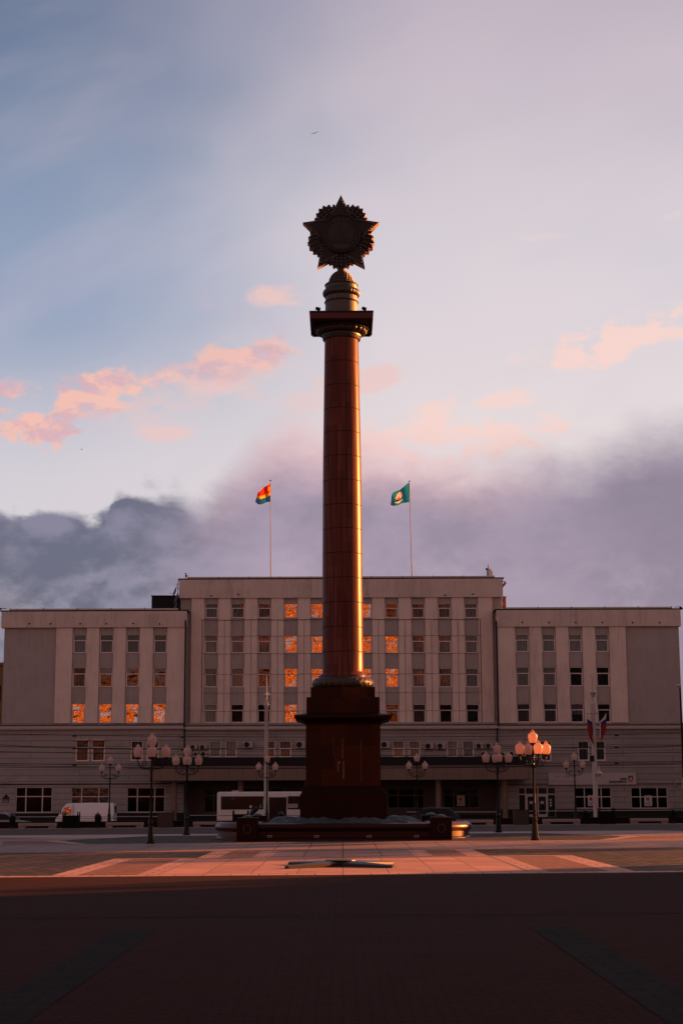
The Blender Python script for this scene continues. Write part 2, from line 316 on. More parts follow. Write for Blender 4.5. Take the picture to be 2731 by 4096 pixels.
M['ochre'] = brickmat('reflected_orange_wall', (0.85, 0.34, 0.055), (0.60, 0.20, 0.03), (0.03, 0.02, 0.02), 5.2, 4.4, axis='xz', msize=0.95, off=0.3, rough=0.9, mbump=0.0)  # sunset orange put into the wall colour for the window reflections
M['town'] = mat('shade_block_wall', (0.25, 0.17, 0.13), 0.9)  # wall of the unseen shading blocks
M['tan_wall'] = mat('tan_plaster', (0.22, 0.12, 0.06), 0.9)
# ground
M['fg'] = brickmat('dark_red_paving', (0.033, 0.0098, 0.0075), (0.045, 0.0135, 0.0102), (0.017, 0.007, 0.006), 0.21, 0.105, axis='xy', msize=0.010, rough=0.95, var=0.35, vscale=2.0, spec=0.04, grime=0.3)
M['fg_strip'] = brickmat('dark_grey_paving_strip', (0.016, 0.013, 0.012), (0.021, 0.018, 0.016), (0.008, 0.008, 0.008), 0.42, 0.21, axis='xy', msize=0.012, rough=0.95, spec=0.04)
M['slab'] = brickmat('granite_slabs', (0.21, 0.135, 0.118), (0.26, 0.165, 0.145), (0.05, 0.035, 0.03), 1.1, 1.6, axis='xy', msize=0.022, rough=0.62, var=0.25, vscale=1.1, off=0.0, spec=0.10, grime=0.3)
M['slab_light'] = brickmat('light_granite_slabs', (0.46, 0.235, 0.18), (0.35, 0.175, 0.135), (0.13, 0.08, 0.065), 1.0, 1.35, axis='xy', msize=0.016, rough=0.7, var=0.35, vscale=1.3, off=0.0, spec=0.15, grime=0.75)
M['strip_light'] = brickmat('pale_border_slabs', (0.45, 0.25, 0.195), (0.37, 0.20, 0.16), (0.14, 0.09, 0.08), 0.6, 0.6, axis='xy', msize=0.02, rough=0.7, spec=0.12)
M['redbrick'] = brickmat('red_clinker_paving', (0.24, 0.12, 0.095), (0.31, 0.16, 0.125), (0.05, 0.025, 0.02), 0.24, 0.24, axis='xy', msize=0.03, rough=0.8, var=0.3, spec=0.1)
M['cobble'] = brickmat('dark_cobbles', (0.018, 0.013, 0.011), (0.075, 0.05, 0.038), (0.008, 0.006, 0.005), 0.34, 0.5, axis='xy', msize=0.03, rough=0.75, var=0.75, vscale=4.0, spec=0.10, mbump=0.9)
M['asphalt'] = mat('asphalt', (0.03, 0.026, 0.025), 0.85, var=0.25, scale=2, bump=0.2)
M['walk'] = mat('grey_sidewalk', (0.10, 0.085, 0.08), 0.8, var=0.2, scale=1.2)
M['rear_pave'] = mat('grey_rear_paving', (0.075, 0.055, 0.052), 0.9, spec=0.08, var=0.2, scale=1.5, grime=0.2)
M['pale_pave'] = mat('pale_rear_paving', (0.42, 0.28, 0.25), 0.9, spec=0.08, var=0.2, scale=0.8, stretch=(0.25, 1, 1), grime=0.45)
# ------------------------------------------------------------------ mesh builder
def org_of(p):
    while p is not None:
        if '_o' in p: return Vector(p['_o'])
        p = p.parent
    return Vector((0, 0, 0))
class MB:
    def __init__(s): s.v = []; s.f = []; s.m = []
    def face(s, pts, m=0):
        i = len(s.v); s.v += [tuple(p) for p in pts]; s.f.append(list(range(i, i + len(pts)))); s.m.append(m)
    def box(s, x0, x1, y0, y1, z0, z1, m=0):
        i = len(s.v)
        s.v += [(x0, y0, z0), (x1, y0, z0), (x1, y1, z0), (x0, y1, z0), (x0, y0, z1), (x1, y0, z1), (x1, y1, z1), (x0, y1, z1)]
        for q in ((0, 3, 2, 1), (4, 5, 6, 7), (0, 1, 5, 4), (1, 2, 6, 5), (2, 3, 7, 6), (3, 0, 4, 7)):
            s.f.append([i + a for a in q]); s.m.append(m)
        return s
    def rbox(s, c, size, rot, m=0):
        """box centred at c with size, rotated by a 3x3 matrix"""
        i = len(s.v); hx, hy, hz = (q / 2 for q in size)
        for a in ((-1, -1, -1), (1, -1, -1), (1, 1, -1), (-1, 1, -1), (-1, -1, 1), (1, -1, 1), (1, 1, 1), (-1, 1, 1)):
            s.v.append(tuple(Vector(c) + rot @ Vector((a[0] * hx, a[1] * hy, a[2] * hz))))
        for q in ((0, 3, 2, 1), (4, 5, 6, 7), (0, 1, 5, 4), (1, 2, 6, 5), (2, 3, 7, 6), (3, 0, 4, 7)):
            s.f.append([i + a for a in q]); s.m.append(m)
        return s
    def frus(s, cx, cy, levels, m=0):
        """square stack: levels = [(half width, z)]"""
        i = len(s.v)
        for h, z in levels: s.v += [(cx - h, cy - h, z), (cx + h, cy - h, z), (cx + h, cy + h, z), (cx - h, cy + h, z)]
        for k in range(len(levels) - 1):
            for a in range(4):
                b = (a + 1) % 4; s.f.append([i + 4 * k + a, i + 4 * k + b, i + 4 * k + 4 + b, i + 4 * k + 4 + a]); s.m.append(m)
        s.f.append([i + 3, i + 2, i + 1, i]); s.m.append(m)
        j = i + 4 * (len(levels) - 1); s.f.append([j, j + 1, j + 2, j + 3]); s.m.append(m)
        return s
    def lathe(s, prof, cx=0, cy=0, n=24, a0=0.0, a1=2 * math.pi, m=0, cap=True, mf=None, rf=None):
        i = len(s.v); full = abs(a1 - a0 - 2 * math.pi) < 1e-6; c = n if full else n + 1
        for r, z in prof:
            for k in range(c):
                a = a0 + (a1 - a0) * k / n; rr = r * (rf(a, z) if rf else 1.0)
                s.v.append((cx + rr * math.cos(a), cy + rr * math.sin(a), z))
        for j in range(len(prof) - 1):
            for k in range(n):
                k2 = (k + 1) % c if full else k + 1
                s.f.append([i + j * c + k, i + j * c + k2, i + (j + 1) * c + k2, i + (j + 1) * c + k]); s.m.append(mf(j) if mf else m)
        if cap and full:
            if prof[0][0] > 1e-4: s.f.append([i + k for k in range(n)][::-1]); s.m.append(m)
            if prof[-1][0] > 1e-4: s.f.append([i + (len(prof) - 1) * c + k for k in range(n)]); s.m.append(m)
        return s
    def tube(s, pts, r, n=6, m=0):
        pts = [Vector(p) for p in pts]; i = len(s.v); rr = r if isinstance(r, (list, tuple)) else [r] * len(pts)
        up = None
        for k, p in enumerate(pts):
            d = (pts[min(k + 1, len(pts) - 1)] - pts[max(k - 1, 0)]).normalized()
            if up is None:
                up = Vector((0, 0, 1)) if abs(d.z) < 0.9 else Vector((1, 0, 0))
            a = d.cross(up).normalized(); b = a.cross(d).normalized(); up = b
            for q in range(n):
                t = 2 * math.pi * q / n; s.v.append(tuple(p + (a * math.cos(t) + b * math.sin(t)) * rr[k]))
        for k in range(len(pts) - 1):
            for q in range(n):
                q2 = (q + 1) % n; s.f.append([i + k * n + q, i + (k + 1) * n + q, i + (k + 1) * n + q2, i + k * n + q2]); s.m.append(m)
        s.f.append([i + q for q in range(n)]); s.m.append(m)
        j = i + (len(pts) - 1) * n; s.f.append([j + q for q in range(n)][::-1]); s.m.append(m)
        return s
    def prism(s, pts, y0, y1, m=0, ms=None):
        """outline in x,z (counter-clockwise seen from -y) extruded from y0 (front) to y1"""
        i = len(s.v); n = len(pts)
        s.v += [(p[0], y0, p[1]) for p in pts] + [(p[0], y1, p[1]) for p in pts]
        s.f.append([i + k for k in range(n)]); s.m.append(m)
        s.f.append([i + n + k for k in range(n)][::-1]); s.m.append(m)
        for k in range(n):
            k2 = (k + 1) % n; s.f.append([i + k2, i + k, i + n + k, i + n + k2]); s.m.append(m if ms is None else ms)
        return s
    def ball(s, c, r, n=8, m=0, sx=1, sy=1, sz=1, half=False):
        i0 = -math.pi / 2 if not half else 0.0; st = n // 2 if not half else max(2, n // 4)
        pr = [(r * math.cos(i0 + (math.pi / 2 - i0) * k / st) + 1e-5, r * math.sin(i0 + (math.pi / 2 - i0) * k / st)) for k in range(st + 1)]
        j = len(s.v); s.lathe(pr, 0, 0, n, m=m, cap=False)
        for q in range(j, len(s.v)):
            a = s.v[q]; s.v[q] = (c[0] + a[0] * sx, c[1] + a[1] * sy, c[2] + a[2] * sz)
        return s
    def xform(s, j, fn):
        for q in range(j, len(s.v)): s.v[q] = tuple(fn(Vector(s.v[q])))
    def build(s, name, mats, parent=None, smooth=False, org=None, bevel=0.0):
        if not isinstance(mats, (list, tuple)): mats = [mats]
        o3 = Vector(org) if org is not None else org_of(parent)
        me = bpy.data.meshes.new(name)
        me.from_pydata([(a[0] - o3.x, a[1] - o3.y, a[2] - o3.z) for a in s.v], [], s.f)
        for q in mats: me.materials.append(q)
        me.polygons.foreach_set('material_index', s.m)
        if smooth: me.polygons.foreach_set('use_smooth', [True] * len(s.f))
        me.update()
        o = bpy.data.objects.new(name, me); COL.objects.link(o)
        if smooth:
            try: me.set_sharp_from_angle(angle=R(38))
            except Exception: pass
        if parent is not None: o.parent = parent
        if bevel:
            b = o.modifiers.new('bevel', 'BEVEL'); b.width = bevel; b.segments = 2; b.limit_method = 'ANGLE'
        return o
def tag(o, label=None, cat=None, group=None, kind=None):
    if label: o['label'] = label
    if cat: o['category'] = cat
    if group: o['group'] = group
    if kind: o['kind'] = kind
    return o
def empty(name, loc, label=None, cat=None, group=None, rz=0.0):
    o = bpy.data.objects.new(name, None); COL.objects.link(o); o.location = loc; o.rotation_euler.z = rz
    o.empty_display_size = 0.3; o['_o'] = [float(q) for q in loc]
    return tag(o, label, cat, group)
def sub(parent):
    """children built relative to a part keep the same origin as the part"""
    return parent
def copy_tree(o, parent=None):
    c = o.copy(); COL.objects.link(c)
    if parent is not None: c.parent = parent
    for ch in [q for q in bpy.data.objects if q.parent == o]: copy_tree(ch, c)
    return c
def single(name, mb, mats, loc, label, cat, group=None, smooth=False, bevel=0.0):
    o = mb.build(name, mats, None, smooth, org=loc, bevel=bevel); o.location = loc
    return tag(o, label, cat, group)
def text_obj(name, body, mt, parent, x, y, z, size, extr=0.01, sx=1.0, align='LEFT', offset=0.0):
    cu = bpy.data.curves.new(name, 'FONT'); cu.body = body; cu.size = size; cu.extrude = extr; cu.align_x = align; cu.offset = offset
    cu.resolution_u = 3
    tmp = bpy.data.objects.new('tmp_text', cu)
    me = bpy.data.meshes.new_from_object(tmp); bpy.data.objects.remove(tmp)
    me.name = name
    o3 = org_of(parent)
    for v in me.vertices:
        a = v.co.copy(); v.co = (x + a.x * sx - o3.x, y - a.z - o3.y, z + a.y - o3.z)
    me.materials.clear(); me.materials.append(mt)
    o = bpy.data.objects.new(name, me); COL.objects.link(o); o.parent = parent
    return o
# ------------------------------------------------------------------ ground
def patch(name, poly, layer, mt):
    b = MB(); xs = [p[0] for p in poly]
    b.face([(p[0], p[1], gz(p[0]) + layer * 0.004) for p in poly])
    return tag(b.build(name, mt), kind='structure')
def rect(x0, x1, y0, y1): return [(x0, y0), (x1, y0), (x1, y1), (x0, y1)]
b = MB(); b.face([(-900, 96.6, -0.9 + gz(-900)), (900, 96.6, -0.9 + gz(900)), (900, 2500, -0.9 + gz(900)), (-900, 2500, -0.9 + gz(-900))])
tag(b.build('road', M['asphalt']), kind='structure')
PE = 96.6
patch('plaza', rect(-400, 400, -300, PE), 0, M['slab'])
b = MB(); b.face([(-400, PE, gz(-400)), (-400, PE, -1.2 + gz(-400)), (400, PE, -1.2 + gz(400)), (400, PE, gz(400))]); tag(b.build('plaza_edge', M['darkgran']), kind='structure')
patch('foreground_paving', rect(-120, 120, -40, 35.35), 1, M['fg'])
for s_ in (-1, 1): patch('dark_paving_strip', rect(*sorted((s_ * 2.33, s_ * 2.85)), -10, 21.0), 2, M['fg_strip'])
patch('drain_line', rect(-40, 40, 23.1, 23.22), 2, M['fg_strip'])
patch('kerb_strip', rect(-120, 120, 35.35, 35.95), 1, M['strip_light'])
for s_ in (-1, 1):
    patch('cobble_paving', [(s_ * 6.3, 35.95), (s_ * 120, 35.95), (s_ * 120, 51.4), (s_ * 4.0, 51.4), (s_ * 4.0, 45.3), (s_ * 6.3, 45.3)][::s_], 1, M['cobble'])
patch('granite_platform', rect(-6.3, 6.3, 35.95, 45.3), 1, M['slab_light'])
patch('granite_path', rect(-4.0, 4.0, 45.3, 51.4), 1, M['slab'])
for s_ in (-1, 1):
    q = lambda a, c: sorted((s_ * a, s_ * c))
    patch('border_strip', rect(*q(5.75, 6.3), 35.95, 45.3), 2, M['strip_light'])
    patch('brick_band', rect(*q(4.45, 5.75), 35.95, 45.3), 2, M['redbrick'])
    patch('border_strip', rect(*q(4.05, 4.45), 35.95, 45.3), 2, M['strip_light'])
    patch('border_strip', rect(*q(3.45, 4.0), 45.3, 51.4), 2, M['strip_light'])
    patch('brick_band', rect(*q(2.5, 3.45), 45.3, 51.4), 2, M['redbrick'])
    patch('border_strip', rect(*q(2.0, 2.5), 45.3, 51.4), 2, M['strip_light'])
patch('border_strip', rect(-6.3, 6.3, 45.3, 45.7), 3, M['strip_light'])
patch('border_strip', rect(-120, 120, 51.4, 51.75), 2, M['strip_light'])
patch('border_strip', rect(-120, 120, 52.1, 52.4), 2, M['strip_light'])
patch('border_strip', rect(-120, 120, 60.3, 61.0), 2, M['strip_light'])
pts = []
patch('cobble_apron', [(-9.5, 61.0), (9.5, 61.0), (11.5, 66), (8.5, 73.5), (-8.5, 73.5), (-11.5, 66)], 2, M['cobble'])
for s_ in (-1, 1):
    patch('brick_band', [(s_ * 10.0, 61.0), (s_ * 12.5, 61.0), (s_ * 13.5, 66), (s_ * 11.0, 66)][::s_], 3, M['redbrick'])
    patch('border_strip', [(s_ * 9.4, 61.0), (s_ * 10.0, 61.0), (s_ * 11.9, 66), (s_ * 11.3, 66)][::s_], 4, M['strip_light'])
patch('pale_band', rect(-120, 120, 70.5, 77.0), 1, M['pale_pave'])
patch('brick_patch', [(-40, 66.5), (-15.5, 70), (-12.5, 71.5), (-20, 73.0), (-40, 71.0)], 2, M['redbrick'])
patch('brick_patch', [(40, 70), (40, 77.5), (17, 77.5), (14, 75.5), (22, 72.5)], 2, M['rear_pave'])
patch('rear_paving', rect(-120, 120, 77.0, 93.9), 1, M['rear_pave'])
patch('kerb_strip', rect(-120, 120, 92.2, 92.6), 2, M['strip_light'])
b = MB()
for (x0, x1) in ((-120, 120),):
    b.face([(x0, 131, -0.75 + gz(x0)), (x1, 131, -0.75 + gz(x1)), (x1, 150.5, -0.75 + gz(x1)), (x0, 150.5, -0.75 + gz(x0))])
    b.face([(x0, 131, -0.95 + gz(x0)), (x1, 131, -0.95 + gz(x1)), (x1, 131, -0.75 + gz(x1)), (x0, 131, -0.75 + gz(x0))])
tag(b.build('sidewalk', M['walk']), kind='structure')
b = MB()
for i in range(-14, 15):
    b.face([(i * 6 - 1.5, 121.9, -0.896 + gz(i * 6)), (i * 6 + 1.5, 121.9, -0.896 + gz(i * 6)), (i * 6 + 1.5, 122.05, -0.896 + gz(i * 6)), (i * 6 - 1.5, 122.05, -0.896 + gz(i * 6))])
tag(b.build('lane_marking', M['strip_light']), kind='structure')
# low parapet wall of the plaza
b = MB()
for s_ in range(-5, 6):
    x0, x1 = s_ * 9.0 - 4.49, s_ * 9.0 + 4.49; z0 = gz(s_ * 9.0)
    b.box(x0, x1, 96.0, 96.5, z0 - 0.2, z0 + 0.30); b.box(x0, x1, 95.94, 96.56, z0 + 0.30, z0 + 0.36)
single('parapet_wall', b, M['darkgran'], (0, 96.2, 0), 'long low dark red granite wall behind the benches at the plaza edge', 'wall', bevel=0.01)

# ------------------------------------------------------------------ memorial column
CY = 67.1; CX = 0.03
col = empty('memorial_column', (CX, CY, 0), 'tall red granite victory column crowned by a black star emblem', 'monument')
def zf(py, hw): return PZ(py, CY - hw)
LV = [('plinth', 'granite_dk', [(1.715, 0.0), (1.715, zf(3175, 1.715)), (1.66, zf(3174, 1.66))]),
      ('base_moulding', 'granite_dk', [(1.66, zf(3174, 1.66)), (1.655, zf(3166, 1.65)), (1.60, zf(3157, 1.6)), (1.53, zf(3149, 1.52)), (1.53, zf(3144.5, 1.5))]),
      ('dado', 'granite', [(1.49, zf(3144.5, 1.49)), (1.49, zf(2898, 1.49))]),
      ('ledge', 'granite_dk', [(1.50, zf(2898, 1.49)), (1.52, zf(2891, 1.52)), (1.60, zf(2884, 1.6)), (1.72, zf(2878, 1.72)), (1.86, zf(2873, 1.86)), (1.94, zf(2870, 1.94)), (1.94, zf(2859, 1.94)), (1.49, zf(2851, 1.49))])]
for nm, mt, lv in LV: MB().frus(CX, CY, lv).build(nm, M[mt], col, bevel=0.012)
z1 = zf(2851, 1.49) - 0.03; z2 = zf(2788, 1.47); z3 = zf(2748, 1.29)
MB().frus(CX, CY, [(1.47, z1), (1.47, z2)]).build('lower_step', M['granite'], col, bevel=0.012)
MB().frus(CX, CY, [(1.29, z2), (1.29, z3)]).build('upper_step', M['granite'], col, bevel=0.012)
# lime runs on the pedestal front
b = MB(); yf = CY - 1.49 - 0.006
for (xa, ya, yb, w) in ((770, 1000, 1240, .012), (718, 1272, 1385, .02), (780, 1272, 1470, .02), (735, 1270, 1300, .03), (980, 1020, 1500, .006), (665, 1010, 1230, .005)):
    n = 7; pl = []
    for i in range(n + 1):
        p = P(1100 + xa / 2.851 + random.uniform(-.5, .5), 2600 + (ya + (yb - ya) * i / n) / 2.851, yf); pl.append(p)
    for i in range(n):
        a, c = pl[i], pl[i + 1]; w1 = w * random.uniform(.4, 1); w2 = w * random.uniform(.4, 1)
        b.face([(a.x - w1, yf, a.z), (c.x - w2, yf, c.z), (c.x + w2, yf, c.z), (a.x + w1, yf, a.z)])
b.build('lime_streaks', mat('lime_streaks', (0.22, 0.15, 0.14), 0.9), col)
# bronze wreath ring with overlapping scales
zr = (z3 + zf(2707, 1.2)) / 2; rr = (zf(2707, 1.2) - z3) / 2 + 0.02; RM = 1.24 - rr + 0.01
b = MB(); NA, NB = 128, 20
for i in range(NA):
    for j in range(NB):
        def tp(i, j):
            a = 2 * math.pi * i / NA; t = 2 * math.pi * j / NB
            ph = a * 28 / 1.0; d = 1 + 0.10 * (abs(math.sin((ph + 5 * t) / 2)) * abs(math.sin((ph - 5 * t) / 2))) ** 0.6
            r_ = rr * d; return (CX + (RM + r_ * math.cos(t)) * math.cos(a), CY + (RM + r_ * math.cos(t)) * math.sin(a), zr + r_ * math.sin(t))
        b.face([tp(i, j), tp(i + 1, j), tp(i + 1, j + 1), tp(i, j + 1)])
b.build('scaled_wreath_ring', M['bronze_warm'], col)
# shaft
zb = zf(2707, .98); zt = zf(1344, .72)
def rad(z):
    pts = [(zf(2684, .85), 0.85), (PZ(1880, CY), 0.807), (zt, 0.719)]
    if z <= pts[0][0]: return pts[0][1]
    for (a, ra), (c, rc) in zip(pts, pts[1:]):
        if z <= c: return ra + (rc - ra) * (z - a) / (c - a)
    return pts[-1][1]
M['shaft'] = None
def shaftmat():
    m = bpy.data.materials.new('polished_red_granite'); m.use_nodes = True; g = G(m.node_tree); bs = m.node_tree.nodes['Principled BSDF']
    pos = g.new('ShaderNodeNewGeometry').outputs['Position']; x, y, z = g.sep(pos)[0:3]
    a = g.m('ARCTAN2', g.m('SUBTRACT', y, CY), g.m('SUBTRACT', x, CX))
    vec = g.comb(g.m('MULTIPLY', a, 3.0), g.m('MULTIPLY', z, 0.12))
    n = g.noise(vec, 2.4, 5.0, 0.62)
    dr = g.m('FLOOR', g.m('DIVIDE', z, 1.0)); 
    wn = g.new('ShaderNodeTexWhiteNoise', noise_dimensions='2D'); g.put(wn.inputs[0], g.comb(g.m('FLOOR', g.m('MULTIPLY', a, 2.2)), dr))
    sp = g.noise(pos, 38.0, 2.0)
    c = g.mix(g.sstep(n, 0.36, 0.66), (0.072, 0.023, 0.021), (0.165, 0.060, 0.045))
    c = g.mix(g.m('MULTIPLY', wn.outputs[0], 0.6), c, (0.060, 0.018, 0.016))
    c = g.mix(g.m('MULTIPLY', g.sstep(sp, 0.5, 0.7), 0.3), c, (0.14, 0.05, 0.04))
    c = g.mix(g.m('LESS_THAN', g.m('FRACT', g.m('MULTIPLY', a, 2.2)), 0.035), c, (0.02, 0.008, 0.007))
    g.put(bs.inputs['Base Color'], c); g.put(bs.inputs['Roughness'], g.m('ADD', 0.20, g.m('MULTIPLY', n, 0.24)))
    bs.inputs['Specular IOR Level'].default_value = 0.055
    return m
M['shaft'] = shaftmat()
prof = [(0.985, zb - 0.02), (0.985, zf(2697, .985)), (0.955, zf(2695, .95)), (0.90, zf(2690, .9)), (0.865, zf(2686, .865)), (rad(0), zf(2681, .85))]
mfs = [0] * 5
jy = [2604, 2504.5, 2405.5, 2307, 2208, 2110, 2013.5, 1915.4, 1817.5, 1721, 1626, 1532, 1437]
for y in jy:
    z = PZ(y, CY - .83); r0 = rad(z)
    prof += [(r0, z - .016), (r0 - .014, z - .012), (r0 - .014, z + .012), (r0, z + .016)]; mfs += [0, 1, 1, 1]
prof += [(rad(zt), zt + 0.03)]; mfs += [0]
MB().lathe(prof, CX, CY, 96, mf=lambda j: mfs[j]).build('shaft', [M['shaft'], M['joint']], col, smooth=True)
# capital
zA = zf(1272.5, 1.325); zB = zf(1242.7, 1.325)
zc0 = zt
zc = lambda y, r: zf(y, r)
cap = [(0.72, zc0 - .02), (0.785, zc0 + .0), (0.815, zc0 + .06), (0.80, zc0 + .12), (0.835, zc0 + .14), (0.84, zc0 + .19), (0.80, zc0 + .22)]
MB().lathe(cap, CX, CY, 64).build('neck_ring', M['bronze'], col, smooth=True)
ht = zA - 0.07 - (zc0 + .22); e0 = zc0 + .22
ech = [(0.80, e0), (0.93, e0 + ht * .08), (1.03, e0 + ht * .22), (1.085, e0 + ht * .40), (1.09, e0 + ht * .52), (1.06, e0 + ht * .64)]
def gad(a, z): return 1.0 - 0.075 * (1 - abs(math.sin(a * 11)) ** 0.7)
MB().lathe(ech, CX, CY, 220, rf=gad).build('fluted_echinus', M['bronze'], col, smooth=True)
up = [(1.00, e0 + ht * .62), (1.09, e0 + ht * .645), (1.125, e0 + ht * .70), (1.10, e0 + ht * .77), (1.14, e0 + ht * .79), (1.165, e0 + ht * .86), (1.13, e0 + ht * .93), (1.05, e0 + ht * 0.99), (1.0, zA - .06)]
MB().lathe(up, CX, CY, 64).build('echinus_rim', M['bronze'], col, smooth=True)
MB().frus(CX, CY, [(1.255, zA - 0.07), (1.255, zA - 0.001)]).build('abacus_soffit', M['granite_dk'], col)
MB().frus(CX, CY, [(1.325, zA), (1.325, zB - .07)]).build('abacus', mat('abacus_granite', (0.085, 0.030, 0.030), 0.5, spec=0.15, var=0.25, scale=8), col, bevel=0.01)
MB().frus(CX, CY, [(1.345, zB - .07), (1.345, zB)]).build('abacus_cap', M['metal_dark'], col)
# drum, bands and dome
zd = lambda y5, r: zf(750 + y5 / 3.617, r)
d0 = zB
MB().lathe([(0.70, d0 - .02), (0.69, zd(1598, .69))], CX, CY, 64).build('drum', M['stone_drum'], col, smooth=True)
za = zd(1598, .70)
MB().lathe([(0.69, za - .04), (.715, za - .035), (0.735, za), (.715, za + .035), (0.69, za + .04)], CX, CY, 64).build('ring', M['bronze'], col, smooth=True)
zg0, zg1 = zd(1505, .78), zd(1405, .78)
MB().lathe([(0.688, za + .03), (0.688, zg0 + .02)], CX, CY, 64).build('upper_drum', M['stone_drum'], col, smooth=True)
hg = zg1 - zg0
MB().lathe([(0.69, zg0 - .03), (0.76, zg0 + hg * .08), (0.80, zg0 + hg * .3), (0.805, zg0 + hg * .55), (0.78, zg0 + hg * .8), (0.70, zg1)], CX, CY, 180, rf=lambda a, z: 1 - 0.05 * (1 - abs(math.sin(a * 17)) ** .8)).build('gadrooned_band', M['bronze'], col, smooth=True)
zh = zd(1352, .70)
MB().lathe([(0.685, zg1 - .03), (0.685, zh - .03), (.71, zh - .01), (0.72, zh + .02), (.70, zh + .05), (0.60, zh + .07), (0.54, zh + .08)], CX, CY, 64).build('top_band', M['bronze'], col, smooth=True)
b = MB(); dz0 = zh + .06; dh = zd(1195, 0.2) - dz0; N = 44; RW = 8
b.lathe([(0.52 * math.cos(t * math.pi / 20) + 1e-4, dz0 + dh * math.sin(t * math.pi / 20)) for t in range(11)], CX, CY, 48)
for r_ in range(RW):
    for k in range(28 - r_ * 2):
        t = (r_ + 0.3) / (RW + 0.6) * math.pi / 2; a = 2 * math.pi * (k + (r_ % 2) * .5) / (28 - r_ * 2)
        c = (CX + 0.525 * math.cos(t) * math.cos(a), CY + 0.525 * math.cos(t) * math.sin(a), dz0 + dh * math.sin(t))
        b.ball(c, 0.05, 6, sx=0.9, sy=0.9, sz=1.0)
b.build('scaled_dome', M['bronze'], col, smooth=True)
zk = zd(1195, .1)
MB().lathe([(0.10, zk - .1), (0.17, zk - .06), (0.165, zk + .02), (0.12, zk + .05), (0.10, zk + .14)], CX, CY, 24).build('finial_collar', M['bronze'], col, smooth=True)
# star emblem
RS = 1.73; sc = P(1363.5, 942, CY); SX, SZ = sc.x, sc.z
sk = 1.0 / math.cos(math.atan((SZ - H) / CY)) * 0.985
def sp(r, deg): return (SX + r * math.sin(R(deg)), SZ + r * sk * math.cos(R(deg)))
outl = []
for i in range(5):
    a = 72 * i; outl.append((RS, a))
    grp = [(4.6, .775), (13.5, .82), (22.5, .856)]; offs = [-22.5, -13.5, -4.6, 4.6, 13.5, 22.5]; rr_ = [.775, .82, .856, .856, .82, .775]
    c = a + 36; outl.append((RS * .645, c - 24.3))
    for q, (o_, r_) in enumerate(zip(offs, rr_)):
        outl.append((RS * r_, c + o_))
        if q < 5: outl.append((RS * (min(r_, rr_[q + 1]) - .055), c + (o_ + offs[q + 1]) / 2))
    outl.append((RS * .645, c + 24.3))
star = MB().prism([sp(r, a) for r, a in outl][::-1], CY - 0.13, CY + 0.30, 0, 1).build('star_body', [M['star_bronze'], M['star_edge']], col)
b = MB()
for s_ in (-1, 1):                      # faceted five-point star on both faces
    for i in range(5):
        tip = sp(RS * .985, 72 * i); l = sp(RS * .50, 72 * i - 36); r_ = sp(RS * .50, 72 * i + 36); yb = CY + s_ * .135; yc_ = CY + (-.26 if s_ < 0 else .43); yb = CY + (-.135 if s_ < 0 else .305); c0 = (SX, yc_, SZ)
        f1 = [(tip[0], yb, tip[1]), (l[0], yb, l[1]), c0]; f2 = [(tip[0], yb, tip[1]), c0, (r_[0], yb, r_[1])]
        b.face(f1 if s_ < 0 else f1[::-1]); b.face(f2 if s_ < 0 else f2[::-1])
    for i in range(5):                   # radiating ridges between the points
        for o_ in (-22.5, -13.5, -4.6, 4.6, 13.5, 22.5):
            aa = 72 * i + 36 + o_; p0 = sp(RS * .50, 72 * i + 36 + o_ * .75); p1 = sp(RS * (.84 - abs(o_) * .0035), aa)
            b.tube([(p0[0], CY + s_ * .14, p0[1]), (p1[0], CY + s_ * .135, p1[1])], [.035, .06], 5)
b.build('star_facets', M['star_bronze'], col)
b = MB()
for s_ in (-1, 1):
    for i in range(5):
        for side in (-1, 1):
            for k in range(7):
                f = 0.06 + k / 7.2; e0_ = sp(RS * .88, 72 * i); e1_ = sp(RS * .51, 72 * i + side * 29)
                b.ball((e0_[0] + (e1_[0] - e0_[0]) * f, CY + (-(.15 + .045 * f) if s_ < 0 else .32 + .045 * f), e0_[1] + (e1_[1] - e0_[1]) * f), .046, 8)
        for o_ in (-18, -9, 0, 9, 18):
            for r_ in (.60, .68, .76):
                if r_ > .7 and abs(o_) > 15: continue
                p = sp(RS * r_, 72 * i + 36 + o_); b.ball((p[0], CY + s_ * .165, p[1]), .046, 8)
b.build('gem_studs', mat('dull_gem_glass', (0.11, 0.092, 0.098), 0.4, 0.1, coat=0.1), col, smooth=True)
b = MB(); nseg = 48
for s_ in (-1, 1):
    for (r0, r1, y0_, y1_) in ((0, .77, .27, .27),):
        b.prism([sp(r1, 360 * i / nseg) for i in range(nseg)][::-1], *sorted((CY + s_ * .12, CY + s_ * .27)))
b.build('medallion_disc', mat('medallion_enamel', (0.027, 0.028, 0.030), 0.6, 0.0, spec=0.25, var=.3, scale=6), col)
b = MB()
for s_ in (-1, 1):
    for rr_, w in ((.80, .045), (.72, .018)):
        b.tube([(sp(rr_, 360 * i / 48)[0], CY + s_ * .28, sp(rr_, 360 * i / 48)[1]) for i in range(49)], w, 6)
b.build('medallion_rim', M['star_bronze'], col, smooth=True)
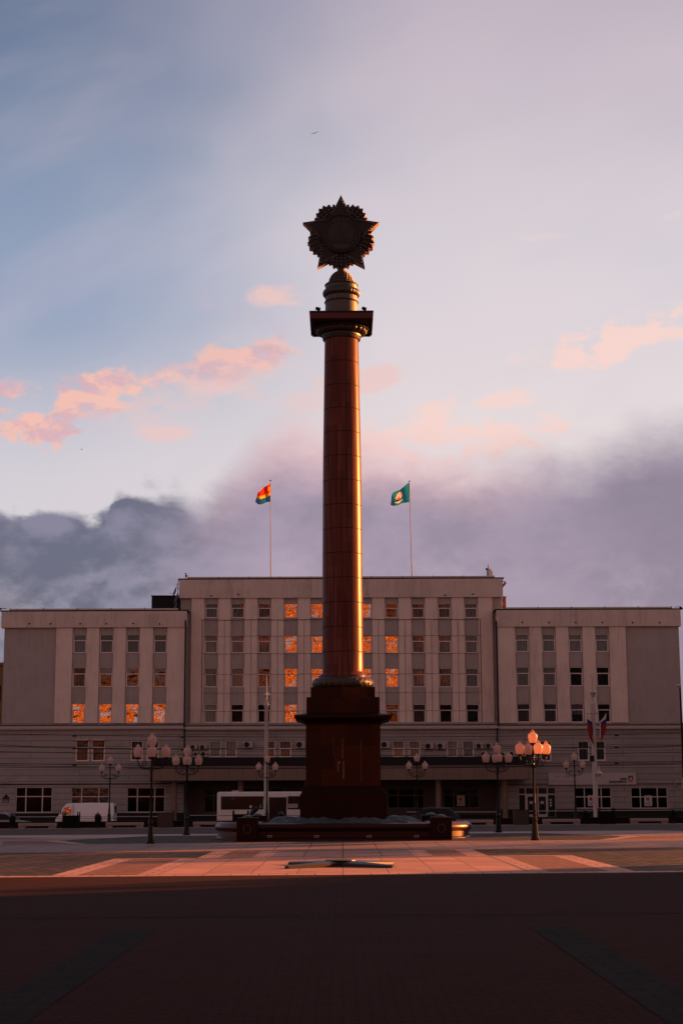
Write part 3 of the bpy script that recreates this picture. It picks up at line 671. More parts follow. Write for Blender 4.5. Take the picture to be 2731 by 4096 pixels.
# relief on the disc: clock tower with spire, palace wall, laurel branches
b = MB(); yr0, yr1 = CY - .30, CY - .268
q = lambda x, z: (SX + x, SZ + 0.02 + z * sk)
b.prism([q(-.13, -.42), q(.13, -.42), q(.13, .02), q(.09, .04), q(.09, .16), q(.055, .18), q(.045, .28), q(0.008, .48), q(-.008, .48), q(-.045, .28), q(-.055, .18), q(-.09, .16), q(-.09, .04), q(-.13, .02)], yr0, yr1)
b.prism([q(-.50, -.40), q(-.15, -.42), q(-.15, -.26), q(-.48, -.28)], yr0 + .012, yr1); b.prism([q(.15, -.42), q(.5, -.40), q(.48, -.28), q(.15, -.26)], yr0 + .012, yr1)
b.prism([q(.18, -.25), q(.42, -.27), q(.36, -.20), q(.24, -.18)], yr0 + .012, yr1)
for s_ in (-1, 1):
    for i in range(13):
        a = R(200 + 128 * i / 12) if s_ < 0 else R(160 - 128 * i / 12); ca = SX + .60 * math.sin(a); cz = SZ + .60 * math.cos(a) * sk
        b.ball((ca, CY - .28, cz), .052, 6, sx=.8, sy=.5, sz=1.3)
b.build('medallion_relief', M['star_bronze'], col)
def ringtext(word, r, a0, a1, size, flip):
    for i, ch in enumerate(word):
        a = a0 + (a1 - a0) * i / (len(word) - 1); p = sp(r, a)
        cu = bpy.data.curves.new('letter', 'FONT'); cu.body = ch; cu.size = size; cu.extrude = .015; cu.align_x = 'CENTER'; cu.align_y = 'CENTER'; cu.offset = .008
        tmp = bpy.data.objects.new('tmp', cu); me = bpy.data.meshes.new_from_object(tmp); bpy.data.objects.remove(tmp); me.name = 'emblem_letter'
        rot = R(-a if not flip else 180 - a); cr, sr_ = math.cos(rot), math.sin(rot)
        for v_ in me.vertices:
            x, z, y = v_.co.x, v_.co.y, v_.co.z
            v_.co = (p[0] + x * cr - z * sr_ - CX, CY - .285 - y - CY, p[1] + (x * sr_ + z * cr))
        me.materials.clear(); me.materials.append(M['bronze']); o = bpy.data.objects.new('emblem_letter', me); COL.objects.link(o); o.parent = col
ringtext('СССР', .62, -27, 27, .19, False)
ringtext('ПОБЕДА', .62, 211, 149, .14, True)
# floodlights standing on the capital
for px, lb in ((440, 'small black floodlight on the left end of the column capital'), (1108, 'small black floodlight on the right end of the column capital')):
    c = P(1150 + px / 3.617, 1240, CY - 1.15); e = empty('floodlight', (c.x, c.y, zB), lb, 'floodlight', 'floodlights on the column capital')
    MB().box(c.x - .03, c.x + .03, c.y - .03, c.y + .03, zB, zB + .08).build('bracket', M['iron'], e)
    MB().rbox((c.x, c.y, zB + .14), (.20, .16, .13), Matrix.Rotation(R(18), 3, 'Y') @ Matrix.Rotation(R(25), 3, 'X')).build('housing', M['iron'], e, bevel=.02)

# ------------------------------------------------------------------ fountain basin
BF = 63.05; BH = 4.1; BX = 0.06; BC = BF + BH
bas = empty('fountain_basin', (BX, BC, 0), 'low square polished red granite fountain basin with side bowls round the column', 'fountain')
wallp = [(0.10, -0.05), (0.10, 0.06), (0.03, 0.10), (0.0, 0.12), (0.0, 0.34), (0.03, 0.36), (0.10, 0.41), (0.135, 0.48), (0.13, 0.55), (0.09, 0.61), (0.03, 0.635), (-0.30, 0.64), (-0.30, 0.30)]
wy = BF + 0.42
for s_ in (0, 1, 2, 3):
    b = MB(); L = BH - .42
    i = len(b.v)
    for (o_, z) in wallp: b.v += [(-L - .1, -(L + o_), z), (L + .1, -(L + o_), z)]
    for k_ in range(len(wallp) - 1): b.f.append([i + 2 * k_, i + 2 * k_ + 1, i + 2 * k_ + 3, i + 2 * k_ + 2]); b.m.append(0)
    rt = Matrix.Rotation(s_ * math.pi / 2, 3, 'Z'); b.xform(0, lambda q_: rt @ q_ + Vector((BX, BC, 0)))
    b.build('basin_wall', M['pol_dark'], bas, smooth=True)
for sx in (-1, 1):
    for sy in (-1, 1):
        x = BX + sx * (BH - .4); y = BC + sy * (BH - .4)
        pl = MB().frus(x, y, [(.40, -.05), (.40, .84)]).build('corner_pillar', M['granite_dk'], bas, bevel=.012)
        MB().frus(x, y, [(.415, .80), (.415, .865), (.38, .875)]).build('cap_slab', M['granite_dk'], pl)
        MB().ball((x, y, .87), .21, 20, sz=.5, half=True).build('dome_cap', M['stone_drum'], pl, smooth=True)
        b = MB(); b.tube([(x + .14 * math.cos(R(t)), y - .405, .44 + .16 * math.sin(R(t))) for t in range(0, 361, 15)], .022, 6); b.build('ring_ornament', M['bronze'], pl, smooth=True)
for s_, rx in ((-1, -2.56), (1, 2.62)):
    lp = [(2.56, 0.0), (2.56, .05), (2.50, .085), (2.475, .10), (2.475, .30), (2.50, .32), (2.575, .37), (2.61, .44), (2.60, .52), (2.55, .60), (2.47, .645), (2.44, .66), (2.36, .66), (2.36, .60)]
    a0, a1 = (-math.pi / 2, math.pi / 2) if s_ > 0 else (math.pi / 2, 3 * math.pi / 2)
    MB().lathe(lp, rx, BC, 48, a0, a1).build('side_bowl', M['pol_granite'], bas, smooth=True)
for px in (1079, 1266, 1475.7, 1665):
    c = P(px, 3345.5, wy); b = MB(); b.box(c.x - .09, c.x + .09, wy - .03, wy + .03, c.z - .038, c.z + .038)
    fr = b.build('light_slot', M['white_pole'], bas)
    MB().box(c.x - .07, c.x + .07, wy - .034, wy, c.z - .02, c.z + .02).build('lens', M['core'], fr)
b = MB(); b.face([(BX - 3.5, BC - 3.5, .42), (BX + 3.5, BC - 3.5, .42), (BX + 3.5, BC + 3.5, .42), (BX - 3.5, BC + 3.5, .42)]); b.build('basin_floor', M['granite_dk'], bas)
# weathered scaly mound round the foot of the column
b = MB(); NA, NB = 320, 18; rnd = [random.uniform(-1, 1) for _ in range(64)]
def mp(i, j):
    a = 2 * math.pi * i / NA; t = math.pi * j / NB; n_ = 4.0
    R0 = 2.42; ca, sa = math.cos(a), math.sin(a); sq = (abs(ca) ** n_ + abs(sa) ** n_) ** (-1 / n_)
    lump = 1 + .10 * math.sin(a * 9 + 1) + .07 * math.sin(a * 17 + 2) + .17 * (abs(math.sin(a * 20 + t * 3)) * abs(math.sin(a * 20 - t * 3))) ** .6
    w = .62 * lump * math.cos(t); h = .35 * lump * math.sin(t)
    return (BX + (R0 * sq + w) * ca, BC + (R0 * sq + w) * sa, .44 + h)
for i in range(NA):
    for j in range(NB): b.face([mp(i, j), mp(i, j + 1), mp(i + 1, j + 1), mp(i + 1, j)][::-1])
single('scaly_wreath', b, M['wreath'], (BX, BC, .42), 'blue grey weathered scaly mound lying inside the fountain round the pedestal', 'wreath')
# dark blue bundle behind the rear left pillar
c0, c1 = P(1003, 3256, 71.6), P(1030, 3232, 71.6)
b = MB(); b.tube([c0, c0.lerp(c1, .25), c0.lerp(c1, .6), c0.lerp(c1, .9), c1 + Vector((.02, 0, .02))], [.06, .10, .105, .10, .05], 12)
b.tube([c0 + Vector((.0, 0, -.25)), c0 + Vector((0.03, 0, 0.02))], [.06, .08], 10)
single('cloth_bundle', b, mat('navy_cloth', (.006, .011, .035), .8), tuple(c0 + Vector((0, 0, -.25))), 'dark navy slanting cloth bundle above the rear left pillar of the fountain', 'bundle', smooth=True)
c = P(1266 - 135, 3268, 64.6)
# ------------------------------------------------------------------ flame star
fx, fy = P(1362, 3450, 39.7).x, 39.7
fs = empty('flame_star', (fx, fy, gz(fx)), 'flat bronze ground star with round burner disc on the sunlit granite', 'memorial flame')
b = MB()
for k_ in range(4):
    a = R(45 + 90 * k_); d = Vector((math.cos(a), math.sin(a), 0)); n_ = Vector((-d.y, d.x, 0)); o_ = Vector((fx, fy, gz(fx)))
    tip = o_ + d * 1.76; L_ = o_ + d * .22 + n_ * .26; Rr = o_ + d * .22 - n_ * .26; t1 = tip + n_ * .07; t2 = tip - n_ * .07; up_ = Vector((0, 0, 1))
    top = [L_ + up_ * .10, Rr + up_ * .10, t2 + up_ * .05, t1 + up_ * .05]; rdg = [o_ + up_ * .16, tip + up_ * .075]
    b.face([rdg[0], rdg[1], top[3], top[0]][::-1]); b.face([rdg[0], top[1], top[2], rdg[1]][::-1]); b.face([top[3], rdg[1], top[2]])
    b.face([top[0], top[3], t1, L_]); b.face([top[1], Rr, t2, top[2]]); b.face([top[3], top[2], t2, t1])
b.build('star_arms', mat('worn_flame_bronze', (0.035, 0.025, 0.019), 0.4, 0.0, spec=0.3, var=.3, scale=5), fs)
MB().lathe([(.34, 0.005), (.34, .06), (.20, .08)], fx, fy, 8).build('hub_base', M['bronze_warm'], fs)
MB().lathe([(.16, .07), (.24, .10), (.37, .135), (.375, .155), (.33, .16), (.10, .12)], fx, fy, 128, rf=lambda a, z: 1 - .04 * (z > .15) * abs(math.sin(a * 8))).build('burner_dish', M['bronze_warm'], fs, smooth=True)

# ------------------------------------------------------------------ lamps
def globe(b, x, y, z, s_=1.0):
    b.lathe([(.085, z), (.122, z + .025), (.150, z + .10), (.168, z + .19), (.171, z + .25), (.160, z + .305), (.128, z + .348), (.085, z + .368), (.066, z + .382), (.075, z + .40), (.075, z + .415)], x, y, 20)
    return b
def make_lamp(five, hgt):
    r0 = empty('lantern_post', (0, 0, 0))
    base = [(.165, 0), (.165, .06), (.145, .075), (.14, .12), (.125, .16), (.088, .62), (.085, .66), (.105, .70), (.10, .75), (.07, .80), (.06, .86), (.078, .90), (.06, .94), (.058, 1.02), (.072, 1.05), (.055, 1.09), (.045, 1.25), (.055, 1.28), (.042, 1.32)]
    MB().lathe(base, 0, 0, 8).build('pedestal', M['iron'], r0)
    zt_ = hgt - 1.42
    MB().lathe([(.040, 1.30), (.036, zt_), (.05, zt_ + .02), (.05, zt_ + .05), (.036, zt_ + .08), (.034, hgt - .90)], 0, 0, 12).build('pole', M['iron'], r0, smooth=True)
    zl = hgt - .93                      # bottom of the lower globes
    za_ = zl - .33
    dirs = (0, 90, 180, 270) if five else (0, 180)
    sp_ = .50 if five else .475
    for d in dirs:
        a = R(d + (7 if five else 0)); ca, sa = math.cos(a), math.sin(a)
        tr = lambda x, z: (x * ca, x * sa, z)
        arm = MB()
        arm.tube([tr(.03, za_ - .04), tr(.12, za_ - .06), tr(.26, za_ - .07), tr(.38, za_ - .02), tr(.45, za_ + .08), tr(sp_, za_ + .20), tr(sp_, zl - .06)], .024, 6)
        sc_ = []
        for i in range(22):
            t_ = i / 21 * 3.6 * math.pi; r_ = .115 * (1 - i / 21 * .78); sc_.append(tr(.24 + r_ * math.cos(t_ - 1.3), za_ + .11 + r_ * math.sin(t_ - 1.3)))
        arm.tube(sc_, .015, 5)
        arm.tube([tr(.02, za_ + .16), tr(.08, za_ + .19), tr(.15, za_ + .2)], .010, 5)
        arm.tube([tr(.46, za_ + .06), tr(.53, za_ + .03), tr(.56, za_ + .07)], .009, 5)
        arm.tube([tr(.02, za_ - .08), tr(.10, za_ - .15), tr(.13, za_ - .10)], .010, 5)
        for i in range(5): p = tr(.16 + .06 * i, za_ - .085 + .008 * i * i); arm.ball(p, .014, 5)
        ao = arm.build('scroll_arm', M['iron'], r0)
        MB().lathe([(.02, zl - .08), (.045, zl - .05), (.09, zl - .02), (.10, zl + .01)], *tr(sp_, 0)[:2], 12).build('globe_holder', M['iron'], ao, smooth=True)
        p = tr(sp_, 0); go = globe(MB(), p[0], p[1], zl).build('globe', M['globe'], r0, smooth=True)
        MB().lathe([(.077, zl + .413), (.06, zl + .435), (.032, zl + .455), (.012, zl + .485), (.001, zl + .50)], p[0], p[1], 10).build('globe_finial', M['globe'], go, smooth=True)
    zu = hgt - .53 if five else hgt - .50
    b = MB(); b.lathe([(.034, zl - .1), (.03, zu - .1), (.045, zu - .06), (.09, zu - .02), (.10, zu + .01)], 0, 0, 12); b.build('globe_holder', M['iron'], r0, smooth=True)
    go = globe(MB(), 0, 0, zu).build('globe', M['globe'], r0, smooth=True)
    MB().lathe([(.077, zu + .413), (.06, zu + .435), (.032, zu + .455), (.012, zu + .485), (.001, zu + .50)], 0, 0, 10).build('globe_finial', M['globe'], go, smooth=True)
    return r0
lamp5 = make_lamp(True, 3.96)
for i, (px, py, Y, lb) in enumerate(((602.7, 3374.6, 59.0, 'black five-globe lantern post standing left of the fountain, largest on the left side'),
        (2139, 3362, 59.0, 'black five-globe lantern post with glowing orange sunlit globes'),
        (746, 3340.7, 72.6, 'black five-globe lantern post between the big left lantern and the fountain'),
        (1993, 3330, 72.6, 'black five-globe lantern post with pink unlit globes just left of the glowing one'))):
    o = lamp5 if i == 0 else copy_tree(lamp5)
    c = P(px, py, Y); o.location = (c.x, Y, c.z); tag(o, lb, 'street lamp', 'five-globe lantern posts')
    o.rotation_euler.z = R((0, 8, -6, -5)[i])
lamp3 = make_lamp(False, 4.12)
for i, (px, lb) in enumerate(((440, 'small three-globe lantern post in front of the white van'), (1068, 'small three-globe lantern post in front of the bus and white pole'),
        (1668, 'small three-globe lantern post just right of the column'), (2298, 'small three-globe lantern post in front of the pale sign board'))):
    o = lamp3 if i == 0 else copy_tree(lamp3)
    zt_ = PZ(3020, 94.8, px); x = PX(px, 3150, 94.8); o.location = (x, 94.8, gz(x)); tag(o, lb, 'street lamp', 'three-globe lantern posts')
    o.rotation_euler.z = R((3, -2, 12, 2)[i])
# ------------------------------------------------------------------ office buildings
M['stone_low'] = brickmat('rusticated_stone', (0.29, 0.255, 0.25), (0.33, 0.285, 0.275), (0.06, 0.05, 0.05), 9.0, 0.525, msize=0.018, rough=0.9, var=0.12, vscale=1.5, grime=0.3, mbump=0.5)
GB = -1.0
Y0 = 150.0; YC = 151.4
def grid_wall(b, x0, x1, z0, z1, holes, Y, m=0, depth=0.35, mr=None):
    mr = m if mr is None else mr
    xs = sorted({x0, x1} | {h[0] for h in holes} | {h[1] for h in holes}); zs = sorted({z0, z1} | {h[2] for h in holes} | {h[3] for h in holes})
    for xa, xb in zip(xs, xs[1:]):
        for za, zb_ in zip(zs, zs[1:]):
            xm, zm = (xa + xb) / 2, (za + zb_) / 2
            if any(h[0] < xm < h[1] and h[2] < zm < h[3] for h in holes): continue
            b.face([(xa, Y, za), (xb, Y, za), (xb, Y, zb_), (xa, Y, zb_)], m)
    for h in holes:
        xa, xb, za, zb_ = h; D = Y + depth
        b.face([(xa, Y, za), (xa, D, za), (xb, D, za), (xb, Y, za)][::-1], mr); b.face([(xa, Y, zb_), (xb, Y, zb_), (xb, D, zb_), (xa, D, zb_)][::-1], mr)
        b.face([(xa, Y, za), (xa, Y, zb_), (xa, D, zb_), (xa, D, za)][::-1], mr); b.face([(xb, Y, za), (xb, D, za), (xb, D, zb_), (xb, Y, zb_)][::-1], mr)
KIND = {'s': ('glass_s', 'curt_dk'), 'O': ('glass_o', None), 'o': ('glass_m', None), 'B': ('glass_g', 'blind'), 'b': ('glass_g', 'blind_blue'), 'g': ('glass_g', 'curt_dk'), 'G': ('glass_g', 'curt_grey'), 'D': ('glass_d', None), 'P': ('glass_d', 'curt_dk'),
        'Q': ('glass_o', 'blind'), 'H': ('glass_d', 'half')}
def window(root, x0, x1, z0, z1, Y, kind, cols=1, bar=0.66, sill=True, fm='frame', t=0.075, widths=None, label=None):
    b = MB(); yf, yb = Y + .10, Y + .17
    b.box(x0, x1, yf, yb, z0, z0 + t); b.box(x0, x1, yf, yb, z1 - t, z1); b.box(x0, x0 + t, yf, yb, z0 + t, z1 - t); b.box(x1 - t, x1, yf, yb, z0 + t, z1 - t)
    zb_ = z0 + (z1 - z0) * bar
    xs = [x0 + (x1 - x0) * w for w in (widths or [i / cols for i in range(1, cols)])]
    edges = [x0 + t] + xs + [x1 - t]
    for xa in xs: b.box(xa - t * .6, xa + t * .6, yf - .004, yb, z0 + t, z1 - t)
    for k_ in range(len(edges) - 1):
        xa = edges[k_] + (t * .6 if k_ > 0 else 0); xb = edges[k_ + 1] - (t * .6 if k_ < len(edges) - 2 else 0)
        b.box(xa, xb, yf + .003, yb, zb_ - t * .55, zb_ + t * .55)
        if cols == 1: b.box(xa + .001, xa + .05, yf + .012, yb, z0 + t, zb_ - t * .55); b.box(xb - .05, xb - .001, yf + .012, yb, z0 + t, zb_ - t * .55)
    w = b.build('window', M[fm], root)
    if label: w['label'] = label
    gl, cu = KIND[kind]
    p = MB(); yp = Y + .14
    p.face([(x0 + t, yp, z0 + t), (x1 - t, yp, z0 + t), (x1 - t, yp, zb_), (x0 + t, yp, zb_)])
    p.face([(x0 + t, yp + .003, zb_), (x1 - t, yp + .003, zb_), (x1 - t, yp + .003, z1 - t), (x0 + t, yp + .003, z1 - t)])
    p.build('pane', M[gl], w)
    if cu:
        za = z0 + t
        if cu == 'half': za = z0 + (z1 - z0) * .42; cu = 'curt_grey'
        c = MB(); n = 14
        for i in range(n):
            xa, xb = x0 + (x1 - x0) * i / n, x0 + (x1 - x0) * (i + 1) / n; o_ = .03 * (i % 2); o2 = .03 * ((i + 1) % 2)
            c.face([(xa, Y + .24 + o_, za), (xb, Y + .24 + o2, za), (xb, Y + .24 + o2, z1 - .02), (xa, Y + .24 + o_, z1 - .02)])
        c.build('curtain', M[cu], w)
    if sill:
        MB().box(x0 - .06, x1 + .06, Y - .06, Y + .1, z0 - .06, z0 - .002).build('sill', M['metal_cap'], w)
    return w
def upper(root, xl, xr, ztop, zbot, bays, rows, Y, kinds, px_zone, halfrec, halfwin, pmid):
    """bays: px centres; rows: (py top, py bottom)"""
    holes = []; ws = []
    for ri, (ya, yb) in enumerate(rows):
        for bi, bx_ in enumerate(bays):
            if bx_ is None: continue
            x = PX(bx_, pmid, Y); z1_, z0_ = PZ(ya, Y, bx_), PZ(yb, Y, bx_)
            h = (x - halfwin, x + halfwin, z0_, z1_); holes.append(h); ws.append((h, kinds[ri][bi]))
    b = MB(); grid_wall(b, xl, xr, zbot, ztop, holes, Y, 0)
    # pilasters between the window recesses
    zone = px_zone; xs = [zone[0]]
    for bx_ in bays:
        x = PX(bx_, pmid, Y); xs += [x - halfrec, x + halfrec]
    xs.append(zone[1])
    for i in range(0, len(xs), 2):
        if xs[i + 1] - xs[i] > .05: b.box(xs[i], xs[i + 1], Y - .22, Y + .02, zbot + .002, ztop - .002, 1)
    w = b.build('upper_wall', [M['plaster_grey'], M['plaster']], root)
    for h, k_ in ws: window(root, *h, Y, k_)
def roofcap(root, x0, x1, Y, z, seg=2.75, zg=.28, gx0=None, gx1=None):
    b = MB(); b.box(x0 - .12, x1 + .12, Y - .35, Y + 13, z, z + .12)
    b.build('roof_edge', M['metal_dark'], root)
    b = MB(); gx0 = x0 + .8 if gx0 is None else gx0; gx1 = x1 - .8 if gx1 is None else gx1; n = max(1, int((gx1 - gx0) / seg))
    for i in range(n):
        a = gx0 + (gx1 - gx0) * i / n; c = gx0 + (gx1 - gx0) * (i + 1) / n
        b.box(a + .02, c - .02, Y - .20, Y + .1, z + .125, z + zg); 
    b.build('roof_flashing', M['metal_cap'], root)
    b = MB()
    for i in range(n + 1):
        a = gx0 + (gx1 - gx0) * i / n; b.box(a - .018, a + .018, Y - .22, Y + .1, z + .122, z + zg + .06)
    b.build('flashing_brackets', M['rust'], root)
def parapet(root, x0, x1, Y, z0, z1, vents):
    b = MB(); b.box(x0, x1, Y - .38, Y + .4, z0, z1); pr = b.build('parapet', M['plaster_parapet'], root)
    b = MB()
    for px, py in vents:
        p = P(px, py, Y - .38); b.prism([(p.x + .085 * math.cos(R(t)), p.z + .085 * math.sin(R(t))) for t in range(0, 360, 30)], Y - .40, Y - .37)
    if vents: b.build('vent_holes', M['core'], pr)
def band(root, x0, x1, Y, zlo, zhi, name='cornice'):
    b = MB(); b.box(x0, x1, Y - .45, Y + .1, zlo, zhi); b.box(x0, x1, Y - .40, Y + .1, zlo - .09, zlo - .001)
    c = b.build(name, M['stone_band'], root)
    b = MB(); b.box(x0, x1, Y - .26, Y + .1, zhi + .001, zhi + .16)
    n = int((x1 - x0) / 2.47)
    for i in range(n):
        x = x0 + (i + .5) * (x1 - x0) / n; b.box(x - .22, x + .15, Y - .42, Y - .2, zhi + .05, zhi + .11)
    b.build('cornice_ledge', mat('dark_ledge', (0.10, 0.082, 0.08), 0.9, var=.3), c)  # ledge in a darker tone than the cornice band
def pipe(root, px, ya, yb, Y, r=.07):
    p0, p1 = P(px, ya, Y), P(px, yb, Y); x = p0.x
    MB().tube([(x, Y, p0.z), (x, Y, p1.z)], r, 8).build('drain_pipe', M['metal_dark'], root)
# ---- left wing
lw = empty('office_wing', (PX(375, 2700, Y0), Y0, GB), 'left wing of the pale office building with shopfront windows behind the white van', 'building', 'office building blocks')
xl = PX(20, 2512, Y0); xr = PX(743, 2600, Y0)
zcor = PZ(2893, Y0, 400); zpar = PZ(2511, Y0, 400); ztop = PZ(2447, Y0, 400)
MB().box(xl + .02, xr - .02, Y0 + .62, Y0 + 16, GB, ztop).build('building_core', M['core'], lw)
for x_ in (xl, xr): MB().box(x_ - (.0 if x_ == xl else .3), x_ + (.3 if x_ == xl else 0), Y0 + .001, Y0 + 16.1, GB, zpar).build('side_wall', M['plaster_grey'], lw)
b3 = [317.4, 424.6, 531, 640]
upper(lw, xl, xr, zpar, zcor, b3, [(2537, 2611), (2669, 2747), (2813, 2892)], Y0,
      ['bggg', 'gooo', 'OOOO'], (PX(224, 2700, Y0), xr - .02), .66, .62, 2706)
parapet(lw, xl - .25, xr + .1, Y0, zpar, ztop, [(119, 2495), (204, 2495), (322, 2495), (427, 2495), (534, 2494), (639, 2496)])
roofcap(lw, xl - .25, xr + .1, Y0, ztop, gx0=PX(42, 2440, Y0))
band(lw, xl - .2, xr, Y0, PZ(2914, Y0, 400), PZ(2905, Y0, 400))
def pxw(px0, px1, py0, py1, Y): return (PX(px0, (py0 + py1) / 2, Y), PX(px1, (py0 + py1) / 2, Y), PZ(py1, Y, (px0 + px1) / 2), PZ(py0, Y, (px0 + px1) / 2))
holes = [pxw(303, 358, 2958, 3044, Y0), pxw(367, 422, 2958, 3044, Y0), pxw(523, 573, 2963, 3042, Y0), pxw(587, 636, 2963, 3042, Y0)]
shop = [pxw(64, 211, 3148, 3251, Y0), pxw(285, 438, 3149, 3250, Y0), pxw(508, 661, 3149, 3250, Y0)]
b = MB(); zs1 = PZ(2893, Y0, 400); grid_wall(b, xl - .12, xr, PZ(3252, Y0, 400), zs1, holes + shop, Y0 - .08)
b.build('lower_wall', M['stone_low'], lw)
b = MB(); b.box(xl - .14, xr, Y0 - .16, Y0 + .3, GB, PZ(3252.5, Y0, 400)); b.build('base_course', M['stone_base'], lw)
b = MB(); z_ = PZ(3136, Y0, 400); b.box(xl - .12, xr, Y0 - .13, Y0, z_ - .05, z_ + .05); b.build('string_course', M['stone_base'], lw)
for i, h in enumerate(holes): window(lw, *h, Y0 - .08, 'ss'[i] if i < 2 else 'P', bar=.62, t=.09)
for i, h in enumerate(shop): window(lw, *h, Y0 - .08, ('D', 's', 'D')[i], widths=[.275, .725], cols=3, bar=.63, sill=False, fm='frame_low', t=.08)
for px in (331, 394):
    h = pxw(px - 28, px + 28, 2956, 2962, Y0); MB().box(h[0], h[1], Y0 - .32, Y0 - .09, h[2], h[3]).build('shutter_box', M['metal_cap'], lw)
pipe(lw, 743, 2480, 2910, Y0 - .5); pipe(lw, 739, 2914, 3040, Y0 - .6)
# ---- right wing
rw = empty('office_wing', (PX(2350, 2700, Y0), Y0, GB), 'right wing of the pale office building with sign board over the entrance', 'building', 'office building blocks')
xl2 = PX(1990, 2600, Y0); xr2 = PX(2712, 2508, Y0)
zpar2 = PZ(2507, Y0, 2350); ztop2 = PZ(2441, Y0, 2350); zc2 = PZ(2891, Y0, 2350)
MB().box(xl2 + .02, xr2 - .02, Y0 + .62, Y0 + 16, GB, ztop2).build('building_core', M['core'], rw)
for x_ in (xl2, xr2): MB().box(x_ - (.0 if x_ == xl2 else .3), x_ + (.3 if x_ == xl2 else 0), Y0 + .001, Y0 + 16.1, GB, zpar2).build('side_wall', M['plaster_grey'], rw)
upper(rw, xl2, xr2, zpar2, zc2, [2089.5, 2196, 2303, 2410], [(2536, 2607), (2667, 2744), (2813.5, 2889)], Y0,
      ['bbbb', 'ggDD', 'PPHD'], (xl2 + .02, PX(2504, 2700, Y0)), .66, .62, 2706)
parapet(rw, xl2 - .1, xr2 + .15, Y0, zpar2, ztop2, [(2087.5, 2489.5), (2194, 2490), (2301, 2490), (2408, 2490), (2528, 2491), (2636, 2491)])
roofcap(rw, xl2 - .1, xr2 + .15, Y0, ztop2, gx1=PX(2683, 2434, Y0))
band(rw, xl2, xr2 + .5, Y0, PZ(2913, Y0, 2350), PZ(2904, Y0, 2350))
holes2 = [pxw(2096, 2140, 2964, 3044, Y0), pxw(2159, 2204, 2964, 3044, Y0), pxw(2309, 2355, 2964, 3042, Y0), pxw(2375, 2420, 2964, 3042, Y0)]
shop2 = [pxw(2073, 2221, 3149, 3267, Y0), pxw(2298, 2444, 3149, 3234, Y0), pxw(2521, 2669, 3149, 3234, Y0)]
b = MB(); grid_wall(b, xl2, xr2 + .4, PZ(3268, Y0, 2350), zc2, holes2 + shop2, Y0 - .08); b.build('lower_wall', M['stone_low'], rw)
b = MB()
hb = PZ(3237, Y0, 2350)
b.box(xl2, shop2[0][0], Y0 - .16, Y0 + .3, GB, hb); b.box(shop2[0][1], xr2 + .42, Y0 - .16, Y0 + .3, GB, hb); b.box(shop2[0][0], shop2[0][1], Y0 - .9, Y0 + .3, GB, PZ(3268, Y0, 2150))
b.build('base_course', M['stone_base'], rw)
b = MB(); z_ = PZ(3136, Y0, 2350); b.box(xl2, xr2 + .4, Y0 - .12, Y0, z_ - .03, z_ + .03); b.build('string_course', M['stone_base'], rw)
for i, h in enumerate(holes2): window(rw, *h, Y0 - .08, 'P', bar=.62, t=.08)
for i, h in enumerate(shop2[1:]): window(rw, *h, Y0 - .08, 'D', widths=[.26, .72], cols=3, bar=.55, sill=False, fm='frame_low', t=.08)
# entrance with glazed double doors
h = shop2[0]; x0, x1, z0, z1 = h; zt_ = z0 + (z1 - z0) * .76; yf = Y0 + .02
en = MB(); wts = [0, .19, .52, .78, 1]
for w_ in wts: xx = x0 + (x1 - x0) * w_; en.box(xx - .05, xx + .05, yf, yf + .1, z0, z1)
en.box(x0, x1, yf - .004, yf + .09, zt_ - .05, zt_ + .05); en.box(x0, x1, yf + .002, yf + .09, z1 - .08, z1)
eo = en.build('entrance', M['frame_low'], rw)
for a_, c_ in ((.19, .485), (.485, .78)):
    xa, xb = x0 + (x1 - x0) * a_ + .06, x0 + (x1 - x0) * c_ - .03
    d = MB(); d.box(xa, xa + .12, yf - .03, yf + .05, z0, zt_ - .06); d.box(xb - .12, xb, yf - .03, yf + .05, z0, zt_ - .06); d.box(xa + .12, xb - .12, yf - .03, yf + .05, z0, z0 + .22); d.box(xa + .12, xb - .12, yf - .03, yf + .05, zt_ - .2, zt_ - .06)
    do = d.build('door', M['frame_low'], rw)
    MB().box(xa + .3, xa + .58, yf - .035, yf - .02, z0 + 1.15, z0 + 1.4).build('notice', M['poster'], do)
    MB().box(xa + .12, xb - .12, yf, yf + .02, z0 + .22, zt_ - .2).build('glass', M['autoglass'], do)
    MB().tube([(xb - .16 if a_ < .4 else xa + .16, yf - .08, z0 + .8), (xb - .16 if a_ < .4 else xa + .16, yf - .08, z0 + 1.2)], .02, 6).build('handle', M['metal_cap'], do)
MB().box(x0, x1, yf + .05, yf + .07, z0, z1).build('glazing', M['autoglass'], rw)
b = MB()
for k_ in range(3):
    b.prism([(x1 - .45 + .1 * math.cos(R(t)), z0 + 1.0 + k_ * .25 + .1 * math.sin(R(t))) for t in range(0, 360, 30)], yf + .03, yf + .045)
b.build('round_stickers', M['poster'], rw)
pipe(rw, 1983.5, 2484, 2905, Y0 - .5); pipe(rw, 1987, 2912, 2975, Y0 - .6)
